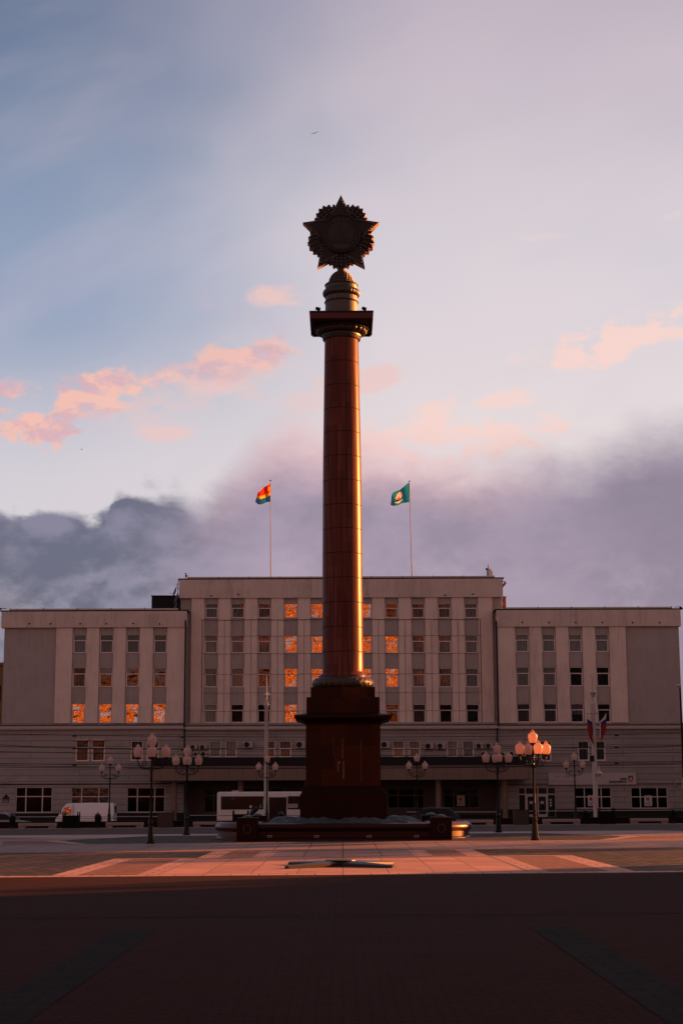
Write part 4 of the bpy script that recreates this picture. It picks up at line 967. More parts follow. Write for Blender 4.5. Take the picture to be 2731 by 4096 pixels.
# ---- central block
cb = empty('office_block', (PX(1365, 2700, YC), YC, GB), 'tall central block of the office building behind the column', 'building', 'office building blocks')
xl3 = PX(722, 2450, YC); xr3 = PX(2006, 2450, YC)
zp3 = PZ(2392, YC, 1365); zt3 = PZ(2318.5, YC, 1365); zc3 = PZ(2893, YC, 1365)
MB().box(xl3 + .02, xr3 - .02, YC + .62, YC + 15, GB, zt3).build('building_core', M['core'], cb)
for x_ in (xl3, xr3): MB().box(x_ - (.0 if x_ == xl3 else .3), x_ + (.3 if x_ == xl3 else 0), YC + .001, YC + 15.1, GB, zp3).build('side_wall', M['plaster_grey'], cb)
bays = [844, 950, 1056.7, 1163.3, 1269.5, 1461, 1567.4, 1674, 1780, 1886.7]
upper(cb, xl3, xr3, zp3, zc3, bays, [(2413, 2471), (2541, 2611.5), (2672, 2748), (2816, 2890.5)], YC,
      ['gggOOOoggg', 'GGBQQQOBBB', 'BGoOOOOGgg', 'GDDOOOoPDD'], (PX(765, 2600, YC), PX(1970, 2600, YC)), .66, .62, 2690)
parapet(cb, xl3 - .1, xr3 + .1, YC, zp3, zt3, [(845, 2384), (953, 2378), (1779, 2381), (1890, 2377)])
roofcap(cb, xl3 - .1, xr3 + .1, YC, zt3, gx0=PX(752, 2310, YC), gx1=PX(1975, 2310, YC))
band(cb, xr - 0.0, xl2, Y0, PZ(2914, Y0, 1365), PZ(2905, Y0, 1365))
hm = [pxw(837, 884, 2963, 3028, Y0), pxw(901, 947, 2963, 3028, Y0), pxw(1057, 1101, 2963, 3028, Y0), pxw(1118, 1165, 2963, 3028, Y0), pxw(1570, 1617, 2963, 3028, Y0), pxw(1634, 1680, 2963, 3028, Y0), pxw(1786, 1830, 2963, 3028, Y0), pxw(1849, 1895, 2963, 3028, Y0)]
zlow = PZ(3028, Y0, 1365)
b = MB(); grid_wall(b, xr, xl2, zlow - .6, zc3, hm, Y0 - .02); b.face([(xr, Y0 - .02, zc3), (xl2, Y0 - .02, zc3), (xl2, YC, zc3), (xr, YC, zc3)])
b.build('mezzanine_wall', M['stone_low'], cb)
for i, h in enumerate(hm): window(cb, *h, Y0 - .02, 'GBgg' 'gGgg'[0:0] or 'GBggGGGg'[i], bar=.52, sill=False, t=.07)
# cable grid on the facade
b = MB(); yq = YC - .25
for py, r_ in ((2479, .03), (2544, .014), (2614, .014), (2696, .014), (2771, .014), (2844, .014)):
    a, c = P(806, py, yq), P(1925, py - 3, yq); n = 20
    b.tube([(a.x + (c.x - a.x) * i / n, yq, a.z + (c.z - a.z) * i / n - .05 * math.sin(math.pi * i / n * 5) ** 2) for i in range(n + 1)], r_, 4)
for i in range(len(bays) - 1):
    if bays[i + 1] - bays[i] > 150: continue
    m_ = (bays[i] + bays[i + 1]) / 2; x = PX(m_, 2690, yq); b.tube([(x, yq, PZ(2482, yq, m_)), (x, yq, PZ(2890, yq, m_))], .013, 4)
for px in (808, 1923): x = PX(px, 2690, yq); b.tube([(x, yq, PZ(2480, yq, px)), (x, yq, PZ(2892, yq, px))], .03, 4)
b.build('cable_grid', M['rust'], cb)
# entrance canopy with columns
ca0, ca1 = PX(598, 3090, 146), PX(2118, 3090, 146); zf0, zf1, zf2 = PZ(3120, 145.6, 1365), PZ(3066, 145.6, 1365), PZ(3028, 145.6, 1365)
MB().box(ca0, ca1, 145.6, Y0 - .1, zf0, zf1).build('canopy_fascia', M['canopy_tan'], cb)
MB().box(ca0 + .3, ca1 - .3, 145.9, Y0 - .1, zf1 + .002, zf2).build('canopy_upstand', M['metal_dark'], cb)
MB().box(ca0 - .03, ca1 + .03, 145.55, 145.95, zf1 - .02, zf1 + .05).build('canopy_trim', M['canopy_tan'], cb)
for px in (697, 963, 1230, 1491, 1753, 2019):
    x = PX(px, 3200, 147.2); MB().lathe([(.20, GB), (.27, GB + .1), (.27, zf0 + .0)], x, 147.2, 20).build('canopy_column', mat('tan_column_stone', (0.20, 0.13, 0.10), 0.7, var=.2), cb, smooth=True)
# recessed ground floor
hgl = [pxw(818, 872, 3150, 3250, 151.6), pxw(1551, 1695, 3155, 3233, 151.6), pxw(1774, 1916, 3152, 3232, 151.6), pxw(960, 1130, 3150, 3265, 151.6)]
b = MB(); grid_wall(b, xr, xl2, GB, zlow, hgl, 151.6); b.build('ground_floor_wall', mat('canopy_shade_stone', (0.075, 0.06, 0.056), 0.9, var=.2), cb)  # shade under the canopy put into the wall colour
fd = mat('dim_brown_frame', (0.14, 0.085, 0.06), .6); M['fd'] = fd
window(cb, *hgl[0], 151.6, 'D', widths=[.7], cols=2, bar=.68, sill=False, fm='fd', t=.06)
window(cb, *hgl[1], 151.6, 'D', widths=[.28, .74], cols=3, bar=.66, sill=False, fm='fd', t=.06)
window(cb, *hgl[2], 151.6, 'D', widths=[.28, .72], cols=3, bar=.66, sill=False, fm='fd', t=.06)
window(cb, *hgl[3], 151.6, 'D', widths=[.33, .66], cols=3, bar=.75, sill=False, fm='fd', t=.06)
MB().box(xr, xl2, 150.6, 151.5, GB, PZ(3262, 150.6, 1365)).build('entrance_step', M['stone_base'], cb)
MB().box(xr + .01, xl2 - .01, 152.3, 152.5, GB, zlow).build('dark_lobby', M['core'], cb)
# ---- things fixed to the buildings
def air_con(px0, px1, py0, py1, lb, Y=Y0 - .02, red=False):
    h = pxw(px0, px1, py0, py1, Y - .35); e = empty('air_conditioner', ((h[0] + h[1]) / 2, Y - .2, h[2]), lb, 'air conditioner', 'air conditioners on the mezzanine wall')
    x0, x1, z0, z1 = h; MB().box(x0, x1, Y - .36, Y - .06, z0, z1).build('casing', M['ac'], e, bevel=.015)
    r_ = min((z1 - z0) * .42, (x1 - x0) * .33); cx = x0 + (x1 - x0) * .38; cz = (z0 + z1) / 2
    MB().prism([(cx + r_ * math.cos(R(t)), cz + r_ * math.sin(R(t))) for t in range(0, 360, 20)], Y - .375, Y - .35).build('fan_grille', M['core'], e)
    b = MB(); b.box(x0 + .1, x0 + .14, Y - .3, Y, z0 - .05, z0 - .001); b.box(x1 - .14, x1 - .1, Y - .3, Y, z0 - .05, z0 - .001); b.build('wall_bracket', M['metal_dark'], e)
    if red: MB().box(x1 - (x1 - x0) * .22, x1 - .03, Y - .366, Y - .355, cz - .02, cz + .12).build('badge', M['red'], e)
acl = [((355, 425, 220, 265), 600, 'upper left air conditioner of the four beside the left drain pipe', 0), ((440, 515, 220, 265), 600, 'upper right air conditioner of the four beside the left drain pipe', 1),
       ((392, 435, 282, 329), 600, 'lower left air conditioner of the four beside the left drain pipe', 1), ((447, 522, 282, 329), 600, 'lower right air conditioner of the four beside the left drain pipe', 1),
       ((836, 918, 192, 250), 600, 'large grey air conditioner left of the white pole', 0), ((1305, 1388, 190, 252), 600, 'large grey air conditioner just left of the column pedestal', 0),
       ((160, 242, 190, 252), 1450, 'large grey air conditioner just right of the column pedestal', 0), ((555, 632, 205, 262), 1450, 'left one of the air conditioner pair in the middle of the right mezzanine', 0),
       ((660, 740, 205, 262), 1450, 'right one of the air conditioner pair in the middle of the right mezzanine', 0), ((1008, 1083, 207, 256), 1450, 'air conditioner with a red badge near the right drain pipe', 1),
       ((1097, 1165, 207, 256), 1450, 'plain air conditioner beside the right drain pipe', 0), ((1060, 1112, 280, 327), 1450, 'low air conditioner above the canopy behind the unlit lantern', 0),
       ((1220, 1290, 286, 327), 1450, 'small low air conditioner right of the unlit lantern globes', 0), ((1302, 1372, 282, 327), 1450, 'low air conditioner at the right end above the canopy', 0)]
for (a, c, d, e_), o_, lb, rd in acl: air_con(o_ + a / 2.24, o_ + c / 2.24, 2880 + d / 2.24, 2880 + e_ / 2.24, lb, red=bool(rd))
# sign board over the right entrance
x0, x1, z0, z1 = pxw(2191.6, 2543, 3091.8, 3138.5, Y0 - .3)
sg = empty('sign_board', ((x0 + x1) / 2, Y0 - .2, z0), 'long pale sign board reading moi dokumenty in dark letters above the shop windows', 'sign')
MB().box(x0, x1, Y0 - .3, Y0 - .1, z0, z1).build('board', M['sign'], sg)
b = MB()
for f in (.335, .665): xx = x0 + (x1 - x0) * f; b.box(xx - .012, xx + .012, Y0 - .306, Y0 - .29, z0, z1)
b.build('panel_joint', M['metal_cap'], sg)
sx = lambda q_: 2180 + q_ / 2.846; sy_ = lambda q_: 3070 + q_ / 2.846; yS = Y0 - .315
hh = lambda a, c, d, e_: pxw(sx(a), sx(c), sy_(d), sy_(e_), yS)
t1 = hh(848, 922, 118, 140); t2 = hh(715, 925, 148, 172)
text_obj('lettering', 'мои', M['sign_text'], sg, t1[1], yS, t1[2], .30, .008, 1.0, 'RIGHT', .012)
text_obj('lettering', 'документы', M['sign_text'], sg, t2[1], yS, t2[2], .30, .008, .98, 'RIGHT', .012)
b = MB()
for a, c, d in ((120, 172, 95), (120, 145, 102), (216, 266, 92), (216, 305, 101), (216, 283, 109)):
    q_ = hh(a, c, d, d + 3); b.box(q_[0], q_[1], yS + .002, yS + .012, q_[2], q_[3])
for i in range(22):
    a = 70 + i * 13.2; q_ = hh(a, a + 9, 159, 163); b.box(q_[0], q_[1], yS + .002, yS + .012, q_[2], q_[3])
b.build('small_print', mat('grey_print', (.12, .09, .09), .7), sg)
q_ = hh(938, 1000, 90, 168); cxl, czl = (q_[0] + q_[1]) / 2, (q_[2] + q_[3]) / 2; wl, hl = (q_[1] - q_[0]) / 2, (q_[3] - q_[2]) / 2
lp_ = lambda x, z: (cxl + x * wl, czl + z * hl)
b = MB(); b.prism([lp_(-.1, .9), lp_(-.35, .45), lp_(-.2, .3), lp_(.25, .62)][::-1], yS, yS + .012, 2)
b.prism([lp_(-.1, .95), lp_(1, 1), lp_(.45, .6), lp_(.1, .62)][::-1], yS, yS + .012, 0)
b.prism([lp_(1, 1), lp_(1, -.2), lp_(.5, -.75), lp_(.42, -.2), lp_(.45, .6)][::-1], yS + .001, yS + .012, 0)
b.prism([lp_(.5, -.75), lp_(0, -1), lp_(-.5, -.75), lp_(-.1, -.35), lp_(.3, -.35)][::-1], yS + .002, yS + .012, 1)
b.prism([lp_(-.5, -.75), lp_(-1, -.35), lp_(-1, .35), lp_(-.45, .2), lp_(-.5, -.3), lp_(-.1, -.35)][::-1], yS + .003, yS + .012, 1)
b.prism([lp_(-1, .35), lp_(-.7, .85), lp_(-.1, .95), lp_(-.35, .45), lp_(-.45, .2)][::-1], yS + .004, yS + .012, 2)
b.build('logo', [M['sign_red'], M['sign_brown'], M['sign_text']], sg)
# posters in shop windows
def poster(px0, px1, py0, py1, Y, lb, mk='sign_red'):
    h = pxw(px0, px1, py0, py1, Y); b = MB(); b.box(h[0], h[1], Y, Y + .01, h[2], h[3], 0); w = h[1] - h[0]; hh_ = h[3] - h[2]
    cx = h[0] + w * .45; cz = h[2] + hh_ * .66
    b.prism([(cx + w * .24 * math.cos(R(t)), cz + hh_ * .16 * math.sin(R(t))) for t in range(0, 360, 30)], Y - .004, Y - .001, 1)
    b.box(cx + w * .12, cx + w * .2, Y - .004, Y - .001, cz - hh_ * .26, cz - hh_ * .02, 1)
    for k_ in range(4): b.box(h[0] + w * .15, h[0] + w * (.85 - .1 * (k_ % 2)), Y - .004, Y - .001, h[2] + hh_ * (.10 + .07 * k_), h[2] + hh_ * (.125 + .07 * k_), 2)
    single('poster', b, [M['poster'], M[mk], M['sign_text']], ((h[0] + h[1]) / 2, Y, h[2]), lb, 'poster', 'posters in the shop windows')
poster(1827, 1858, 3182, 3224, 151.62, 'white poster with a red square letter in the dark window under the canopy')
poster(2349, 2377, 3181, 3224, Y0 - .03, 'white poster with a red mark behind the white pole')
poster(2575, 2606, 3182, 3224, Y0 - .03, 'white poster with a round red and brown picture in the rightmost shop window', 'sign_brown')
# plaques and cameras
for (a, c, d, e_, mt, lb) in ((12, 39, 3188, 3198, 'core', 'dark name plate above the blue plate at the left building corner'), (12, 38, 3201, 3210, 'sign_blue', 'small blue street name plate at the left building corner')):
    h = pxw(a, c, d, e_, Y0 - .1); b = MB(); b.box(h[0], h[1], Y0 - .13, Y0 - .082, h[2], h[3], 0)
    for i in range(9): xx = h[0] + (h[1] - h[0]) * (.15 + .08 * i); b.box(xx, xx + .035, Y0 - .135, Y0 - .129, (h[2] + h[3]) / 2 - .03, (h[2] + h[3]) / 2 + .03, 1)
    if mt == 'core': b.prism([((h[0] + h[1]) / 2 + .16 * math.cos(R(t)), h[3] + .08 + .14 * math.sin(R(t))) for t in range(0, 360, 30)], Y0 - .12, Y0 - .081, 0)
    single('wall_plaque', b, [M[mt], M['sign_blue'] if mt == 'core' else M['poster']], ((h[0] + h[1]) / 2, Y0 - .1, h[2]), lb, 'plaque')
for px, py, lb, a_ in ((29, 3127, 'white tube security camera on the left building corner', -35), (2697, 3138, 'pale security camera on the right wing wall', 80)):
    p = P(px, py, Y0 - .3); e = empty('security_camera', (p.x, Y0 - .1, p.z), lb, 'camera')
    MB().rbox(p, (.26, .09, .09), Matrix.Rotation(R(-a_), 3, 'Y')).build('housing', M['ac'], e, bevel=.01)
    MB().tube([(p.x, Y0 - .08, p.z - .12), (p.x, Y0 - .25, p.z - .12), (p.x, Y0 - .3, p.z)], .02, 6).build('bracket', M['iron'], e)
# roof things: dark plant room, dishes, antennas, chimney, masts
h = pxw(607, 716, 2385, 2440, 156); b = MB(); b.box(h[0], h[1], 156, 160, ztop - .2, h[3]); b.box(h[0] - .05, h[1], 155.9, 160.1, h[3], h[3] + .08)
single('plant_room', b, M['core'], ((h[0] + h[1]) / 2, 158, ztop), 'black box shaped plant room on the left wing roof beside the tall block', 'roof shed')
for px, py, w_, h_, lb in ((703.5, 2368, .13, .62, 'uppermost round satellite dish on the left edge of the tall block'), (709, 2396, .17, .80, 'middle satellite dish on the left edge of the tall block'), (706, 2428, .22, .62, 'lowest satellite dish half hidden behind the left roof edge')):
    p = P(px, py, Y0 + 1.0); e = empty('satellite_dish', (p.x, p.y, p.z), lb, 'satellite dish', 'satellite dishes on the tall block')
    b = MB(); r_ = h_ * .72
    b.lathe([(0.001, .0), (r_ * .5, .02), (r_ * .8, .06), (r_, .11), (r_ * .98, .125), (r_ * .8, .08), (0.001, .02)], 0, 0, 24)
    rt = Matrix.Rotation(R(-70), 3, 'Y') @ Matrix.Identity(3); b.xform(0, lambda q_: Vector(p) + rt @ q_); b.build('dish', M['dish'], e, smooth=True)
    MB().tube([(p.x, p.y, p.z), (p.x - .35, p.y, p.z - .15), (p.x - .62, p.y, p.z - .1)], .018, 5).build('feed_arm', M['iron'], e)
p = P(713, 2345, Y0 + 1.2); q0 = P(713, 2436, Y0 + 1.2)
b = MB(); b.tube([(p.x, p.y, PZ(2322, Y0 + 1.2, 713)), (p.x, p.y, q0.z)], .035, 6); b.tube([(p.x, p.y, p.z + .3), (p.x - .2, p.y, p.z + .05), (p.x + .2, p.y, p.z - .4)], .03, 5)
for py in (2338, 2374, 2400, 2420): z_ = PZ(py, Y0 + 1.2, 713); b.tube([(p.x, p.y, z_), (xl3 + .05, YC + .3, z_)], .02, 5)
single('antenna_mast', b, M['iron'], (p.x, p.y, q0.z), 'thin dark bracketed mast carrying the satellite dishes left of the tall block', 'mast')
c = P(743, 2316, YC + 1); b = MB(); zr_ = zt3 + .1; zt_ = PZ(2294, YC + 1, 743)
b.tube([(c.x, c.y, zr_), (c.x, c.y, zt_)], .035, 6); b.tube([(c.x - .12, c.y, zt_), (c.x + .12, c.y, zt_)], .03, 5); b.ball((c.x + .06, c.y, zt_ - .22), .12, 8)
single('roof_mast', b, M['iron'], (c.x, c.y, zr_), 'short dark mast with a T top on the left corner of the tall roof', 'mast')
c = P(758, 2316, YC + 1); b = MB(); b.tube([(c.x, c.y, zr_), (c.x, c.y, PZ(2289, YC + 1, 758))], .018, 5)
single('lightning_rod', b, M['iron'], (c.x, c.y, zr_), 'thin upright rod near the left corner of the tall roof', 'rod')
ant = empty('cell_antenna', (PX(1957, 2300, YC + 1), YC + 1, zr_), 'white panel antennas lit by the sun on the right end of the tall roof', 'antenna')
for a, c_, t_, nm, mt in ((1950, 1954, 2258, 'mast_pole', 'metal_cap'), (1946.5, 1949, 2273, 'thin_pole', 'iron'), (1955.5, 1963, 2275.5, 'panel', 'antenna'), (1964, 1969.5, 2281, 'panel', 'antenna')):
    h = pxw(a, c_, t_, 2310, YC + 1); MB().box(h[0], h[1], YC + .9, YC + 1.15, zr_ - .05, h[3]).build(nm, M[mt], ant, bevel=.01)
b = MB(); h = pxw(1941, 1949, 2273, 2280, YC + .9); b.box(h[0], h[1], YC + .85, YC + .95, h[2], h[3]); b.build('clamp', M['iron'], ant)
h = pxw(2010.5, 2022.5, 2389, 2440, Y0 + 3); b = MB(); b.box(h[0], h[1], Y0 + 3, Y0 + 4, ztop2 - .3, h[3]); b.box(h[0] - .04, h[1] + .04, Y0 + 2.96, Y0 + 4.04, h[3], h[3] + .08)
single('brick_chimney', b, M['brick'], ((h[0] + h[1]) / 2, Y0 + 3.5, ztop2), 'small red brick chimney where the right wing meets the tall block', 'chimney')
b = MB(); y_ = YC + 1.0
for a, c_, d, e_ in ((2009, 2348, 2021, 2328), (2009, 2342, 2019, 2326), (2008, 2350, 2024, 2332), (2008, 2326, 2020, 2327), (2010, 2389, 2007, 2400), (2010, 2410, 2006, 2432)):
    b.tube([P(a, c_, y_), P(d, e_, y_)], .04, 5)
single('wall_bracket_frame', b, M['rust'], tuple(P(2009, 2348, y_)), 'rusty angled steel bracket sticking out at the right edge of the tall block', 'bracket')
for px, py, s_, lb in ((6, 2437, -1, 'small roof camera bracket at the far left roof end'), (2717, 2431, 1, 'small roof camera bracket at the far right roof end')):
    p = P(px, py, Y0); b = MB(); b.tube([(p.x - s_ * .5, Y0, p.z + .05), (p.x + s_ * .1, Y0, p.z + .1)], .03, 5); b.rbox((p.x + s_ * .12, Y0, p.z - .02), (.34, .14, .14), Matrix.Rotation(R(s_ * 30), 3, 'Y'))
    single('roof_camera', b, M['iron'], tuple(p), lb, 'camera')
# far strip of another building beyond the left wing
h = pxw(-160, 12, 2662, 2905, 175); b = MB(); b.box(h[0], h[1], 175, 190, GB, h[3]); b.box(h[0], h[1] + .2, 174.7, 190, h[3], h[3] + .3)
for k_ in range(4): b.box(h[1] - 1.1, h[1] - .2, 174.95, 175.1, 3 + 3 * k_, 4.6 + 3 * k_, 1)
single('far_house', b, [M['tan_wall'], M['core']], ((h[0] + h[1]) / 2, 180, GB), 'tan house showing as a thin strip beyond the left wing', 'building')
# ------------------------------------------------------------------ flags on the roof
def curve_at(pts, t):
    n = len(pts) - 1; i = min(int(t * n), n - 1); f = t * n - i
    return (pts[i][0] + (pts[i + 1][0] - pts[i][0]) * f, pts[i][1] + (pts[i + 1][1] - pts[i][1]) * f)
def roof_flag(pxb, pxt, pyt, topc, botc, stripes, lb, mats, emb, group='flags on the tall block'):
    Yf = YC + 2; zb_ = zt3 + .1; A = P(pxb, 2310, Yf); T = P(pxt, pyt, Yf)
    e = empty('flagpole', (A.x, Yf, zb_), lb, 'flag', group)
    tm = Vector((A.x, Yf, zb_)).lerp(T, .3)
    b = MB(); b.tube([(A.x, Yf, zb_), tm, T], [.055, .04, .026], 8); b.build('pole', mat('dull_steel_pole', (.15, .13, .13), .6), e, smooth=True)
    MB().ball(T + Vector((0, 0, .03)), .075, 8, sx=1.6, sz=.6).build('pole_cap', M['iron'], e)
    zx = lambda q_: 980 + q_ / 2.119; zy = lambda q_: 1880 + q_ / 2.119
    NU, NV = 28, 20
    def pt(i, j):
        u_, v_ = i / NU, j / NV; a = curve_at(topc, u_); c = curve_at(botc, u_)
        x, y = a[0] + (c[0] - a[0]) * v_, a[1] + (c[1] - a[1]) * v_
        p = P(zx(x), zy(y), Yf); p.y += .16 * math.sin(u_ * 9 + v_ * 2.4) * min(1, u_ * 3); return p
    b = MB()
    for i in range(NU):
        for j in range(NV): b.face([pt(i, j), pt(i, j + 1), pt(i + 1, j + 1), pt(i + 1, j)], stripes((i + .5) / NU, (j + .5) / NV))
    fl = b.build('flag_cloth', [M[q_] for q_ in mats], e, smooth=True)
    b = MB()
    for poly, mi in emb:
        for s_ in (-1, 1):
            pts_ = [];
            for (x, y) in poly: p = P(zx(x), zy(y), Yf); p.y += s_ * .20; pts_.append(p)
            b.face(pts_ if s_ < 0 else pts_[::-1], mi)
    return fl, b, e
reg = lambda u_, v_: 0 if v_ < .46 + .05 * math.sin(u_ * 5) else (1 if v_ < .64 + .04 * math.sin(u_ * 5) else 2)
def reg2(u_, v_):
    if .05 < u_ < .2 and .14 < v_ < .40 and (int(u_ * 60) + int(v_ * 20)) % 3: return 3
    return reg(u_, v_)
roof_flag(1083.5, 1082, 1923, [(215, 112), (190, 128), (165, 148), (140, 163), (110, 190)], [(216, 268), (190, 273), (150, 287), (110, 291), (88, 272)], reg2,
          'roof flagpole with the red yellow and blue striped flag, left of the column', ['flag_red', 'flag_yel', 'flag_blue', 'flag_yel'], [])
def teal(u_, v_):
    x, y = u_, v_
    if ((x - .50) / .13) ** 2 + ((y - .47) / .30) ** 2 < 1 and y < .62: return 1 if not (((x - .52) / .07) ** 2 + ((y - .57) / .10) ** 2 < 1) else 2
    if ((x - .56) / .16) ** 2 + ((y - .68) / .05) ** 2 < 1: return 3
    if ((x - .52) / .2) ** 2 + ((y - .78) / .05) ** 2 < 1: return 1
    return 0
roof_flag(1648, 1636.5, 1926, [(1390, 105), (1365, 120), (1335, 148), (1310, 172), (1275, 180), (1250, 190), (1241, 220)], [(1392, 272), (1360, 278), (1330, 284), (1300, 296), (1270, 300), (1250, 305), (1232, 300)], teal,
          'roof flagpole with the teal flag bearing a pale sail emblem, right of the column', ['flag_teal', 'pink_sail', 'flag_red', 'metal_dark'], [])
# ------------------------------------------------------------------ tall white street poles
def white_pole(px, pyt, Y, lb, crook, rr=.14):
    c = P(px, 3270, Y); z0 = gz(c.x) - .9 if Y > 96.6 else gz(c.x); zt_ = PZ(pyt, Y, px)
    e = empty('tall_lamp_pole', (c.x, Y, z0), lb, 'lamp post', 'tall white lamp poles'); x = c.x
    return e, x, z0, zt_
e, x, z0, zt_ = white_pole(1064, 2702, 104.0, 'tall white lamp pole with a pointed spire behind the small lantern left of the column', False)
Y = 104.0; zz = lambda py: PZ(py, Y, 1066)
MB().lathe([(.24, z0), (.24, z0 + .5), (.17, z0 + .6), (.17, zz(3200)), (.135, zz(3190)), (.125, zz(2830)), (.15, zz(2826)), (.16, zz(2818)), (.11, zz(2810)), (.06, zz(2806)), (.055, zz(2775))], x, Y, 16).build('pole', M['white_pole'], e, smooth=True)
MB().lathe([(.055, zz(2775)), (.03, zz(2760)), (.035, zz(2730)), (.018, zz(2702))], x, Y, 8).build('spire', M['white_pole'], e)
yl = Y + .9
MB().tube([(x, Y, zz(2790)), (x, Y + .1, zz(2745)), (x, Y + .5, zz(2730)), (x, yl, zz(2745)), (x, yl, zz(2758))], .03, 6).build('crook_arm', M['white_pole'], e)
l = MB(); l.lathe([(.02, zz(2755)), (.09, zz(2760)), (.06, zz(2763)), (.15, zz(2770)), (.20, zz(2774)), (.29, zz(2777)), (.29, zz(2779)), (.1, zz(2779))], x, yl, 20)
lo = l.build('lamp_hood', M['white_pole'], e, smooth=True)
MB().lathe([(.14, zz(2779)), (.16, zz(2785)), (.13, zz(2791)), (.05, zz(2795))], x, yl, 14).build('lamp_globe', M['globe'], lo, smooth=True)
p = P(1048, 3040, Y); bx = MB(); bx.prism([(p.x + .14 * math.cos(R(t)), p.z + .16 * math.sin(R(t))) for t in range(0, 360, 30)], Y - .2, Y - .05)
single('pole_speaker', bx, M['iron'], tuple(p), 'round black speaker clamped to the left white pole', 'speaker')
p = P(1052, 3060, Y)
e, x, z0, zt_ = white_pole(2383, 2697, 104.0, 'tall white lamp pole with a crook lamp and two tricolour pennants at the right', True)
zz = lambda py: PZ(py, Y, 2380)
MB().lathe([(.24, z0), (.24, z0 + .5), (.17, z0 + .6), (.165, zz(3200)), (.18, zz(3190)), (.165, zz(3185)), (.15, zz(2825)), (.17, zz(2820)), (.16, zz(2812)), (.075, zz(2806)), (.06, zz(2730))], x, Y, 16).build('pole', M['white_pole'], e, smooth=True)
xh = PX(2370, 2760, Y)
MB().tube([(x, Y, zz(2740)), (x - .02, Y, zz(2712)), (x - .10, Y, zz(2700)), ((x + xh) / 2, Y, zz(2697)), (xh + .02, Y, zz(2706)), (xh, Y, zz(2725)), (xh, Y, zz(2748))], .028, 6).build('crook_arm', M['white_pole'], e)
l = MB(); l.lathe([(.02, zz(2745)), (.08, zz(2748)), (.10, zz(2755)), (.17, zz(2766)), (.29, zz(2769)), (.29, zz(2771)), (.1, zz(2771))], xh, Y, 20); lo = l.build('lamp_hood', M['white_pole'], e, smooth=True)
MB().lathe([(.15, zz(2771)), (.16, zz(2778)), (.13, zz(2785)), (.05, zz(2788))], xh, Y, 14).build('lamp_globe', M['globe'], lo, smooth=True)
xs = PX(2394, 3095, Y - .5)
MB().tube([(x, Y, zz(3110)), (x, Y - .3, zz(3098)), (xs, Y - .5, zz(3098))], .03, 6).build('side_arm', M['white_pole'], e)
l = MB(); l.lathe([(.02, zz(3060)), (.06, zz(3075)), (.05, zz(3080)), (.14, zz(3088)), (.16, zz(3091)), (.27, zz(3094)), (.27, zz(3096)), (.12, zz(3097)), (.10, zz(3103)), (.03, zz(3107))], xs, Y - .5, 18); l.build('lamp_hood', M['white_pole'], e, smooth=True)
p = P(2371, 3034, Y); bx = MB(); bx.box(p.x - .2, p.x + .02, Y - .2, Y + .15, p.z - .18, p.z + .18); single('pole_speaker', bx, M['iron'], tuple(p), 'black box speaker clamped to the right white pole', 'speaker')
q4 = lambda x_, y_: P(2320 + x_ / 3.815, 2650 + y_ / 3.815, Y)
def pennant(polys, lb, mirror):
    allp = [q4(a, c) for poly, _ in polys for a, c in poly]; o = (x, Y - .25, min(p.z for p in allp))
    e = empty('pennant', o, lb, 'pennant', 'tricolour pennants on the white pole')
    for nm, (poly, mt) in zip(('white_stripe', 'blue_stripe', 'red_stripe'), polys):
        b = MB(); pts = [q4(a, c) for a, c in poly]; ar = sum(pts[i].x * pts[(i + 1) % len(pts)].z - pts[(i + 1) % len(pts)].x * pts[i].z for i in range(len(pts)))
        if ar < 0: pts = pts[::-1]
        dy = {'flag_white': 0, 'tri_blue': .012, 'tri_red': .024}[mt]
        b.prism([(p.x, p.z) for p in pts], Y - .27 - dy, Y - .25 - dy); b.build(nm, M[mt], e)
    t_ = q4(*polys[0][0][0]); MB().tube([(x, Y - .24, t_.z - .02), (t_.x, Y - .24, t_.z + .02)], .015, 5).build('pennant_rod', M['iron'], e)
pennant([([(385, 772), (378, 868), (312, 908), (302, 1130), (284, 1130), (284, 905), (340, 845)], 'flag_white'), ([(382, 860), (384, 935), (328, 962), (316, 1115), (300, 1125), (300, 915)], 'tri_blue'),
         ([(389, 930), (388, 960), (372, 1060), (298, 1238), (312, 1105), (322, 962)], 'tri_red')], 'right tricolour pennant hanging from the white pole', False)
pennant([([(85, 785), (92, 875), (165, 905), (178, 1120), (188, 1100), (186, 905), (140, 860)], 'flag_white'), ([(88, 865), (95, 925), (148, 960), (165, 1115), (180, 1122), (172, 912)], 'tri_blue'),
         ([(88, 930), (95, 1000), (128, 1150), (205, 1290), (165, 1110), (150, 960)], 'tri_red')], 'left tricolour pennant hanging from the white pole', True)
# plain street lamp at the right frame edge and yellow road sign
Y = 108.0; c = P(2728, 3200, Y); e = empty('street_lamp', (c.x, Y, gz(c.x) - .9), 'thin dark street lamp at the right frame edge', 'street lamp')
zz = lambda py: PZ(py, Y, 2725); xt = PX(2728, 3000, Y)
MB().tube([(xt, Y, gz(c.x) - .9), (xt, Y, zz(2752))], [.09, .06], 8).build('pole', M['metal_dark'], e)
p = P(2712, 2743, Y); MB().tube([(xt, Y, zz(2752)), (p.x + .1, Y, p.z)], .03, 6).build('arm', M['metal_dark'], e)
MB().ball((p.x, Y, p.z), .15, 10, sx=1.2, sz=.8).build('lamp_head', M['ac'], e, smooth=True)
h = (PX(2726.5, 3130, 100), PX(2760, 3130, 100), PZ(3151, 100, 2728), PZ(3113, 100, 2728))
e = empty('road_sign', ((h[0] + h[1]) / 2, 100, gz(h[0]) - .9), 'yellow bordered road sign cut by the right frame edge', 'road sign')
